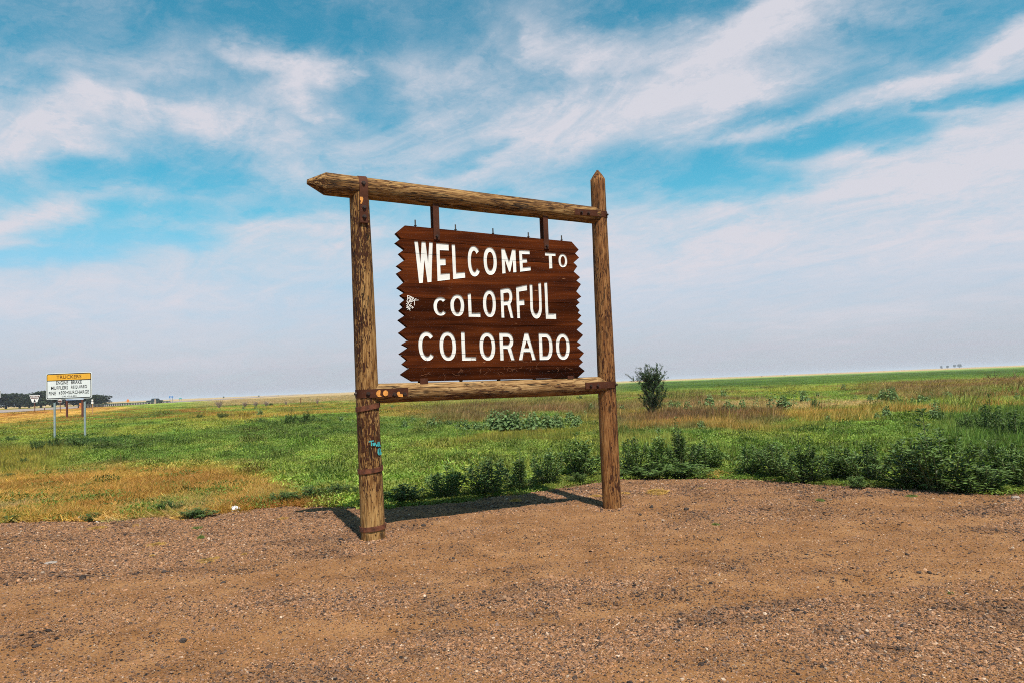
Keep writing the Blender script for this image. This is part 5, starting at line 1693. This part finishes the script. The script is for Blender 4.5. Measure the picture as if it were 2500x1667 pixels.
def text_mesh(s, width, height, weight=0.0):
    """flat lettering as a mesh centred on the origin in x and z"""
    cu = bpy.data.curves.new('lettering', 'FONT')
    cu.body = s; cu.size = 1.0; cu.offset = weight; cu.resolution_u = 3
    ob = bpy.data.objects.new('lettering', cu)
    COL.objects.link(ob)
    dg = bpy.context.evaluated_depsgraph_get()
    me = bpy.data.meshes.new_from_object(ob.evaluated_get(dg))
    COL.objects.unlink(ob); bpy.data.objects.remove(ob); bpy.data.curves.remove(cu)
    V = np.array([v.co[:] for v in me.vertices])
    lo, hi = V.min(0), V.max(0)
    for v in me.vertices:
        x = (v.co.x - (lo[0] + hi[0]) / 2) / (hi[0] - lo[0]) * width
        z = (v.co.y - (lo[1] + hi[1]) / 2) / (hi[1] - lo[1]) * height
        v.co = (x, 0, z)
    me.materials.clear()
    return me

def lettering(s, width, height, x, y, z, m_, parent, weight=.0, name='lettering'):
    o = link(name, text_mesh(s, width, height, weight), parent, m_)
    o.location = (x, y, z)
    return o

def rounded(w, h, r, n=5):
    out = []
    for (cx, cy, a0) in ((w / 2 - r, h / 2 - r, 0), (-w / 2 + r, h / 2 - r, 90), (-w / 2 + r, -h / 2 + r, 180), (w / 2 - r, -h / 2 + r, 270)):
        for k in range(n + 1):
            a = math.radians(a0 + 90 * k / n)
            out.append((cx + r * math.cos(a), cy + r * math.sin(a)))
    return out

def plate(name, ring, y, th, m_, parent, loc=(0, 0, 0), back=None):
    """flat sheet standing in x-z, front at y (towards -y)"""
    bm = bmesh.new()
    f = bm.faces.new([bm.verts.new((p[0], y, p[1])) for p in ring])
    r_ = bmesh.ops.extrude_face_region(bm, geom=[f])
    for q in r_['geom']:
        if isinstance(q, bmesh.types.BMVert):
            q.co.y += th
    o = link(name, bm_mesh(name, bm), parent, m_)
    o.location = loc
    return o

def frame_ring(name, w, h, r, t, y, m_, parent, loc):
    a, b = rounded(w, h, r), rounded(w - 2 * t, h - 2 * t, max(.01, r - t))
    V = [(p[0], y, p[1]) for p in a] + [(p[0], y, p[1]) for p in b]
    n = len(a)
    Fc = [(k, (k + 1) % n, n + (k + 1) % n, n + k) for k in range(n)]
    o = link(name, mesh(name, V, Fc), parent, m_)
    o.location = loc
    return o

# the trucker notice
def trucker():
    D = 35.0
    Pl, Pr = at(134.5, 1071), at(208.5, 1072)
    mid = (Pl + Pr) / 2; gz = min(Pl.z, Pr.z)
    sc = depth_of(mid) / F_PX
    rz = 0.0
    o = empty('trucker_notice_sign', (mid.x, mid.y, gz), 'white and yellow truckers engine brake notice on two metal posts', 'road sign', rz=rz)
    cosr = 1.0
    W, H = 112.5 * sc, 64.0 * sc
    zc = ((1071.5 - 942.0) * sc) + .02
    xoff = (171.5 - 171.5) * sc
    panel = plate('panel', rounded(W, H, .09), -.05, .012, M_SWHITE, o, (0, 0, zc))
    hd = 15.0 * sc
    hdr = plate('yellow_header', rounded(W - .10, hd, .03), -.0535, .003, M_SYEL, panel, (0, 0, H / 2 - hd / 2 - .045))
    frame_ring('black_border', W - .055, H - .055, .075, .035, -.0545, M_SBLACK, panel, (0, 0, 0))
    box('black_rule', -W / 2 + .06, W / 2 - .06, -.0562, -.055, H / 2 - hd - .07, H / 2 - hd - .042, M_SBLACK, panel)
    k = 112.5 * sc / 112.5
    lettering('TRUCKERS', 61 * sc, 8.4 * sc, .2 * sc, -.057, H / 2 - hd / 2 - .045, M_SBROWN, panel, .006)
    def line(s, cx, cy, w, h, wt=.004):
        lettering(s, w * sc, h * sc, cx * sc, -.057, -cy * sc, M_SBLACK, panel, wt)
    line('ENGINE', -16.5, -8.4, 29, 8.2); line('BRAKE', 18.5, -8.6, 26, 8.2)
    line('MUFFLERS', -23, 4.0, 41.5, 8.2); line('REQUIRED', 24.8, 3.6, 39, 8.2)
    line('FINE', -40.5, 17.0, 17.5, 8.2); line('$', -23, 16.6, 3.6, 6.2); line('500+SURCHARGE', 14.5, 15.8, 69, 8.2)
    line('CRS 42-4-225', .5, 25.0, 36, 3.4, .0)
    for x in (-37 * sc, 37 * sc):
        box('post', x - .038, x + .038, -.03, .03, -.3, zc - H / 2 - 7 * sc, M_GALV, o, .008)
        box('post_bracket', x - .035, x + .035, -.036, .02, zc - H / 2 - 7.5 * sc, zc + H * .42, M_SBLACK, o)
trucker()

def brown_poi():
    D = 104.0
    d = ray(85, 1004); d = d / d[1] * D
    gz = float(height(d[0], d[1]))
    sc = D / F_PX
    o = empty('point_of_interest_sign', (d[0], d[1], gz), 'brown and white tapering point of interest sign on a thin post', 'road sign', rz=math.atan2(-d[0], d[1]) * .5)
    zb = EYE + (lambda q: q[2] / q[1] * D)(ray(86, 981)) - gz
    h = 17.5 * sc; wt, wb = 11.3 * sc, 5.6 * sc
    p = plate('panel', [(-wb, 0), (wb, 0), (wt, h), (-wt, h)], -.06, .02, M_SWHITE, o, (0, 0, zb))
    f = .52
    xm = wb + (wt - wb) * f
    plate('brown_field', [(-xm + .05, h * f), (xm - .05, h * f), (wt - .10, h - .08), (-wt + .10, h - .08)], -.0665, .004, M_SBROWN, p)
    lettering('POINT OF', 14 * sc, 2.2 * sc, 0, -.072, h * .84, M_SWHITE, p, .03)
    lettering('INTEREST', 14.5 * sc, 2.3 * sc, 0, -.072, h * .66, M_SWHITE, p, .03)
    plate('pointer', [(-2.6 * sc, h * .07), (2.6 * sc, h * .07), (.9 * sc, h * .36), (.5 * sc, h * .46), (0, h * .50), (-.5 * sc, h * .40)], -.0665, .004, M_SBLACK, p)
    plate('small_arrow', [(3.2 * sc, h * .40), (4.6 * sc, h * .36), (4.4 * sc, h * .42), (5.8 * sc, h * .43), (4.4 * sc, h * .44)], -.0665, .004, M_SBLACK, p)
    box('post', -.045, .045, -.04, .04, -.3, zb + h * .9, M_WPOST, o)
brown_poi()

def blue_hidden():
    D = 77.0
    d0 = ray(163.6, 1009.6); d1 = ray(201.5, 1009.6)
    a, b = d0 / d0[1] * D, d1 / d1[1] * D
    gx, gy = (a[0] + b[0]) / 2, D
    gz = float(height(gx, gy)); sc = D / F_PX
    o = empty('blue_service_sign', (gx, gy, gz), 'blue road sign on two brown wooden posts hidden behind the trucker notice', 'road sign')
    zb = EYE + (lambda q: q[2] / q[1] * D)(ray(183, 975.5)) - gz
    w = 47 * sc; h = 26 * sc
    p = plate('panel', rounded(w, h, .12), -.10, .02, M_SBLUE, o, (.1, 0, zb + h / 2))
    frame_ring('white_border', w - .06, h - .06, .1, .05, -.103, M_SWHITE, p, (0, 0, 0))
    for x in (a[0] - gx, b[0] - gx):
        box('post', x - .075, x + .075, -.075, .075, -.3, zb + h * .95, M_WPOST, o)
blue_hidden()

def route_marker():
    D = 108.0
    d = ray(147, 1004); d = d / d[1] * D
    gz = float(height(d[0], d[1])); sc = D / F_PX
    o = empty('route_marker_sign', (d[0], d[1], gz), 'small brown route marker with a white figure just below the trucker notice', 'road sign')
    zb = EYE + (lambda q: q[2] / q[1] * D)(ray(147.5, 981)) - gz
    p = plate('panel', rounded(10 * sc, 14 * sc, .06), -.06, .02, M_SWHITE, o, (0, 0, zb + 7 * sc))
    plate('brown_field', rounded(9 * sc, 8 * sc, .05), -.064, .003, M_SBROWN, p, (0, 0, 2 * sc))
    plate('arrow_plate', rounded(9 * sc, 3.6 * sc, .04), -.064, .003, M_SBROWN, p, (0, 0, -4.6 * sc))
    lettering('8', 4.5 * sc, 6 * sc, 0, -.070, 1.4 * sc, M_SWHITE, p, .02)
    box('post', -.04, .04, -.04, .04, -.3, zb + 12 * sc, M_WPOST, o)
route_marker()

def slim(name, px, pyb, pyt, D, label, cat, w, m_, top=None):
    d = ray(px, pyb); d = d / d[1] * D
    gz = float(height(d[0], d[1])); zt = EYE + (lambda q: q[2] / q[1] * D)(ray(px, pyt)) - gz
    o = empty(name, (d[0], d[1], gz), label, cat)
    box('post', -w / 2, w / 2, -w / 2, w / 2, -.3, zt, m_, o)
    return o, zt, D / F_PX
M_TANP = flatmat('tan_marker_post', (.40, .22, .10), .7, .2, 8)
o, zt, sc = slim('delineator_post', 109, 1000, 990.5, 118.0, 'short road edge delineator between the brown and the trucker signs', 'road marker', .09, M_WPOST)
box('reflector', -.06, .06, -.06, -.046, zt - .18, zt - .02, M_SWHITE, o)
o, zt, sc = slim('mile_marker', 226, 1000, 975, 92.0, 'tan marker post with two small white plates right of the trucker notice', 'road marker', .07, M_TANP)
plate('upper_plate', rounded(4.4 * sc, 4.6 * sc, .03), -.05, .012, M_SWHITE, o, (0, 0, zt - 1.2 * sc))
plate('lower_plate', rounded(5.4 * sc, 4.8 * sc, .03), -.05, .012, M_SWHITE, o, (0, 0, zt - 7.2 * sc))
o, zt, sc = slim('orange_barrel', 197, 988, 983, 150.0, 'orange road marker seen beside the right trucker notice post', 'road marker', .36, M_SORANGE)
o, zt, sc = slim('orange_road_sign', 312.5, 983, 976.5, 230.0, 'small orange diamond sign by the guardrail', 'road sign', .08, M_BACK)
plate('panel', [(0, -.62), (.55, 0), (0, .62), (-.55, 0)], -.06, .02, M_SORANGE, o, (0, 0, zt - .1))
o, zt, sc = slim('marker_post', 379, 981, 973.5, 250.0, 'small pinkish marker post left of the dark truck', 'road marker', .35, flatmat('faded_post', (.42, .30, .25), .8, .1, 5))
o, zt, sc = slim('field_fence_post', 734.3, 980, 970.5, 110.0, 'lone thin fence post in front of the tan ridge', 'fence post', .09, M_WPOST)

def gantry(px, pyc, wpx, hpx, pyg, D, m_, label, txt=None):
    d = ray(px, pyg); d = d / d[1] * D
    gz = float(height(d[0], d[1])); sc = D / F_PX
    zc = EYE + (lambda q: q[2] / q[1] * D)(ray(px, pyc)) - gz
    o = empty('roadside_panel_sign', (d[0], d[1], gz), label, 'road sign')
    p = plate('panel', rounded(wpx * sc, hpx * sc, .15), -.12, .05, m_, o, (0, 0, zc))
    for k in ((0.16, -.16) if txt else ()):
        box('text_line', -wpx * sc * .32, wpx * sc * .32, -.126, -.121, hpx * sc * (k - .07), hpx * sc * (k + .07), M_SWHITE, p)
    for x in (-wpx * sc * .3, wpx * sc * .3):
        box('post', x - .09, x + .09, -.06, .06, -.5, zc + hpx * sc * .4, M_BACK, o)
gantry(418, 968, 10.2, 4.4, 976, 300.0, M_SBLUE, 'far blue sign on two posts beside the highway', True)
gantry(440.5, 972, 6.4, 2.6, 974, 430.0, M_SGREEN, 'far green sign small on the horizon')
o, zt, sc = slim('white_edge_sign', -2, 1003, 962, 112.0, 'white sign cut by the left edge of the view', 'road sign', .08, M_BACK)
p = plate('panel', rounded(9 * sc, 17 * sc, .05), -.06, .02, M_SWHITE, o, (0, 0, zt + 1 * sc))
frame_ring('border', 8 * sc, 16 * sc, .05, .06, -.064, M_SBLACK, p, (0, 0, 0))

def truck():
    D = 262.0
    d = ray(388.5, 980); d = d / d[1] * D
    o = empty('pickup_truck', (d[0] - 3, d[1] + 3, float(road_z(d[1])) + .07), 'dark truck far off on the highway by the end of the guardrail', 'truck', rz=math.radians(62))
    m1 = flatmat('dark_truck_paint', (.035, .05, .055), .4, .1, 2); m2 = flatmat('dark_glass', (.02, .03, .04), .15, .1, 2); m3 = flatmat('tyre_rubber', (.02, .02, .02), .9, .1, 2)
    bm = bmesh.new()
    prof = [(-2.7, .55), (2.7, .55), (2.75, 1.05), (1.5, 1.15), (.9, 1.75), (-.6, 1.78), (-.8, 1.15), (-2.7, 1.12)]
    f = bm.faces.new([bm.verts.new((x, -.95, z)) for x, z in prof])
    r_ = bmesh.ops.extrude_face_region(bm, geom=[f])
    for q in r_['geom']:
        if isinstance(q, bmesh.types.BMVert):
            q.co.y += 1.9
    link('body', bm_mesh('body', bm), o, m1)
    for s in (-1, 1):
        plate('side_window', [(-.5, 1.2), (1.2, 1.2), (.85, 1.68), (-.5, 1.70)], 0, .004, m2, o, (0, .953 * s, 0))
        for x in (-1.7, 1.8):
            bm = bmesh.new(); tube_bm(bm, [(0, -.11, 0), (0, .11, 0)], .38, 16)
            w = link('wheel', bm_mesh('wheel', bm), o, m3); w.location = (x, .87 * s, .38)
truck()

# the guardrail along the near edge of the highway
def guardrail():
    way = np.array([(-87.5, 148), (-88.6, 152), (-102.8, 185), (-116, 225), (-127, 262), (-134, 288)])
    seg = np.hypot(*np.diff(way, axis=0).T); cum = np.concatenate([[0], np.cumsum(seg)])
    def pt(s, z):
        x = float(np.interp(s, cum, way[:, 0])); y = float(np.interp(s, cum, way[:, 1]))
        return Vector((x, y, float(road_z(y)) * .93 + z))
    o0 = pt(0, 0)
    o = empty('guardrail', o0, 'long steel guardrail on posts along the near edge of the highway', 'guardrail')
    V, Fc = [], []
    prof = [(-.03, .78), (.03, .72), (-.03, .64), (.03, .56), (-.03, .48)]
    n = 60; k = len(prof); nx, ny = -.95, -.31
    for i in range(n + 1):
        for (off, z) in prof:
            p = pt(cum[-1] * i / n, z) - o0
            V.append((p.x + nx * off, p.y + ny * off, p.z))
    for i in range(n):
        for j in range(k - 1):
            Fc.append((i * k + j, i * k + j + 1, i * k + k + j + 1, i * k + k + j))
    link('rail', mesh('rail', V, Fc), o, M_GALV)
    first = None
    m_ = flatmat('guardrail_post', (.06, .048, .040), .85, .3, 6)
    cnt_ = 58
    for i in range(cnt_):
        p = pt(.6 + (cum[-1] - 1.2) * i / (cnt_ - 1), 0) - o0
        if first is None:
            first = c = box('post', -.09, .09, -.09, .09, -.4, .74, m_, o)
        else:
            c = first.copy(); COL.objects.link(c); c.parent = o
        c.location = p
guardrail()

# ------------------------------------------------------------------ litter, stones and tufts on the lot
M_BAG = flatmat('white_plastic', (.74, .77, .80), .35, .1, 20)
def crumple(name, P, w, h, label, seed, m_=M_BAG, cat='litter'):
    bm = bmesh.new(); bmesh.ops.create_icosphere(bm, subdivisions=3, radius=1.0)
    for v in bm.verts:
        n = float(fbm(v.co.x * 2.2 + seed * 9.1, v.co.y * 2.2 + v.co.z * 3.1, seed, 4))
        k = .72 + .7 * n
        v.co = Vector((v.co.x * w / 2 * k, v.co.y * w * .36 * k, max(v.co.z, -.55) * h / 1.55 * k))
    o = link(name, bm_mesh(name, bm), None, m_)
    o.location = P + Vector((0, 0, h * .33)); o.rotation_euler = (0, 0, seed * 1.1)
    return tag(o, label, cat)
def litter_px(name, x, y, wpx, hpx, label, seed, m_=M_BAG, cat='litter'):
    P = on(x, y); sc = depth_of(P) / F_PX
    return crumple(name, P, wpx * sc, hpx * sc, label, seed, m_, cat)
litter_px('plastic_bag', 575, 1246, 22, 15, 'crumpled white plastic bag lying where straw meets gravel', 3)
litter_px('paper_scrap', 708, 1223, 9, 6, 'greyish scrap of litter between two dark weeds left of the post', 5)
litter_px('paper_scrap', 851, 1230, 11, 6, 'white scrap of litter lying just left of the left post', 6)
litter_px('paper_scrap', 194, 1266, 11, 6, 'small white scrap beside a dark weed at the straw edge', 7)
litter_px('paper_scrap', 236, 1270, 7, 3, 'tiny white scrap at the gravel edge under a weed', 8)
litter_px('flattened_scrap', 124, 1375, 24, 5, 'flattened whitish scrap half buried in the gravel at the left', 9, flatmat('dirty_paper', (.27, .225, .195), .9, .3, 30))
litter_px('paper_scrap', 1519, 1166, 6, 5, 'tiny grey scrap at the shrubs right of the red-brown post', 10)
litter_px('flat_stone', 2480, 1218, 22, 6, 'flat pale stone at the far right gravel edge', 12, flatmat('pale_stone', (.30, .23, .19), .9, .3, 20), 'stone')
M_DSTONE = flatmat('dark_stone', (.050, .036, .030), .85, .4, 40)
BIG = [(831, 1318, 16, 9, 'dark stone beside the foot of the left post'), (201, 1418, 13, 12, 'upright black stone alone on the left of the lot'), (594, 1237, 11, 5, 'dark flat stone just below the white plastic bag'), (403, 1399, 16, 5, 'flat dark stone in the middle of the left gravel'),
       (545, 1420, 12, 6, 'dark stone right of the flat one on the left'), (677, 1404, 9, 7, 'small dark stone nearest the left post foot on the bare track'), (1592, 1245, 12, 8, 'dark stone right of the red-brown post'), (1676, 1249, 16, 9, 'pair-forming dark stone farther right of the red-brown post'),
       (1563, 1261, 10, 6, 'little dark stone in front of the red-brown post'), (2119, 1203, 12, 5, 'dark flat stone below the little green mat'), (2125, 1214, 12, 7, 'dark stone below the flat one at the little green mat'), (2244, 1405, 14, 6, 'dark stone in the middle of the right gravel'),
       (2270, 1404, 16, 9, 'black stone largest of the right gravel'), (2215, 1358, 12, 6, 'flat dark stone above the largest right one'), (2370, 1528, 14, 9, 'dark stone at lower right'), (1182, 1450, 13, 6, 'bluish dark stone near the middle of the lot'),
       (1107, 1365, 8, 5, 'small dark stone right of the left post on bare earth'), (1034, 1287, 13, 8, 'dark stone right of the left post at the shadow edge'), (447, 1562, 24, 10, 'brown half-buried stone low on the left'), (1462, 1561, 12, 6, 'dark stone low right of the middle')]
for k, (x, y, w, h, lab) in enumerate(BIG):
    P = on(x, y); sc = depth_of(P) / F_PX
    me = rock_mesh('dark_stone', 900 + k, 2, .7); me.materials.append(M_DSTONE)
    o = link('dark_stone', me); o.location = P + Vector((0, 0, h * sc * .25)); o.scale = (w * sc * .55, w * sc * .4, h * sc * .75); o.rotation_euler = (0, 0, k * .9)
    tag(o, lab, 'stone', 'dark stones lying on the lot')
# dry and green tufts growing through the gravel
def tuft_mesh(seed, m_, flat):
    r = np.random.default_rng(seed)
    n = 420
    a = r.uniform(0, 6.28, n); q = np.sqrt(r.uniform(0, 1, n)) * .5
    P = np.stack([q * np.cos(a), q * np.sin(a), r.uniform(0, .3, n) * (1 - q * 1.6)], -1)
    D = np.stack([r.normal(0, 1, n), r.normal(0, 1, n), np.abs(r.normal(.5, .4, n))], -1)
    return leaves_mesh('blades', P, D, r.uniform(.10, .26, n), r.uniform(.014, .028, n), seed, 'blade', m_)
M_DRYT = leafmat('dry_golden_blades', (.50, .30, .075), .3, .7, .2)
M_GRNT = leafmat('green_tuft_blades', (.11, .17, .035), .35, .6, .2)
DRYT = [tuft_mesh(950 + k, M_DRYT, True) for k in range(2)]; GRNT = [tuft_mesh(960 + k, M_GRNT, False) for k in range(2)]
TUFTS = [(240, 1290, 48, 8, 0, 'pale golden dry patch below the straw strip'), (331, 1285, 22, 7, 0, 'small golden dry patch left of the gravel weed'), (380, 1330, 50, 10, 0, 'long golden dry patch below the green gravel weed'), (440, 1268, 62, 12, 0, 'flat golden dry patch around the green weed'),
         (690, 1270, 30, 7, 0, 'golden dry patch between plastic bag and left post shadow'), (372, 1357, 14, 5, 0, 'small yellow dry patch low on the left gravel'), (505, 1370, 60, 7, 0, 'stringy yellow dry patch in the left gravel'), (596, 1353, 16, 6, 0, 'small golden patch toward the left post'),
         (530, 1362, 18, 7, 0, 'short golden patch in the line of yellow patches'), (1605, 1206, 88, 16, 0, 'wide golden dry patch right of the red-brown post'), (1455, 1216, 36, 10, 0, 'golden dry patch touching the left side of the red-brown post'), (1528, 1208, 26, 7, 0, 'small golden patch touching the red-brown post on its right'),
         (1755, 1160, 100, 22, 0, 'orange-gold dry patch between two shrubs'), (1260, 1228, 30, 16, 0, 'pale dry tuft in the sign shadow'), (1035, 1222, 20, 22, 0, 'pale grass tuft between the two shrubs in the shadow'), (1712, 1193, 20, 6, 0, 'small straw patch right of the wide golden one'),
         (482, 1292, 30, 9, 1, 'low green tuft upper of two near the left track'), (490, 1316, 18, 20, 1, 'upright green tuft lower of two near the left track'), (1338, 1190, 36, 14, 1, 'green tuft at the shrubs in the sign shadow'), (2003, 1223, 30, 13, 1, 'green tuft on the right gravel with a dark stone'),
         (2225, 1213, 30, 10, 1, 'thin green tuft on the gravel below the largest shrub'), (1748, 1283, 22, 9, 1, 'faint green tuft in the right middle of the lot'), (2322, 1456, 18, 6, 1, 'small light green sprig at the lower right')]
for k, (x, y, w, h, g_, lab) in enumerate(TUFTS):
    P = on(x, y); sc = depth_of(P) / F_PX
    o = empty('grass_tuft', P, lab, 'tuft', 'tufts growing through the gravel', k * 1.9)
    o.scale = (w * sc, w * sc * (.8 if h < 12 else .6), max(.05, h * sc * 1.8))
    c = link('blades', (GRNT if g_ else DRYT)[k % 2], o); c['kind'] = 'stuff'
# a bird-like dark stub in the meadow
P = on(640, 1066)
M_DARKB = flatmat('blackened_stump', (.02, .018, .016), .9, .2, 20)
sc = depth_of(P) / F_PX
bm = bmesh.new()
tube_bm(bm, [(0, 0, -.05), (.0, 0, 5 * sc), (1.2 * sc, 0, 7.4 * sc), (3.6 * sc, 0, 7.6 * sc), (4.2 * sc, 0, 6.2 * sc)], [1.5 * sc, 1.6 * sc, 1.6 * sc, 1.2 * sc, .5 * sc], 8)
o = link('dark_stub', bm_mesh('dark_stub', bm, True), None, M_DARKB); o.location = P
tag(o, 'small bent black stub sticking out of the green meadow', 'stub')

# ------------------------------------------------------------------ air: thin haze over the plain
def haze():
    bm = bmesh.new(); box_bm(bm, -13000, 13000, -13000, 13000, -1.5, 16.0)
    me = bm_mesh('haze', bm)
    m_ = bpy.data.materials.new('haze'); m_.use_nodes = True
    nt_ = m_.node_tree; nt_.nodes.clear(); gg = G(nt_)
    v = gg.n('ShaderNodeVolumePrincipled', {'Color': (.86, .90, 1.0, 1), 'Density': .00020})
    gg.n('ShaderNodeOutputMaterial', {'Volume': v.outputs[0]})
    o = link('haze', me, None, m_)
    tag(o, kind='stuff')
haze()
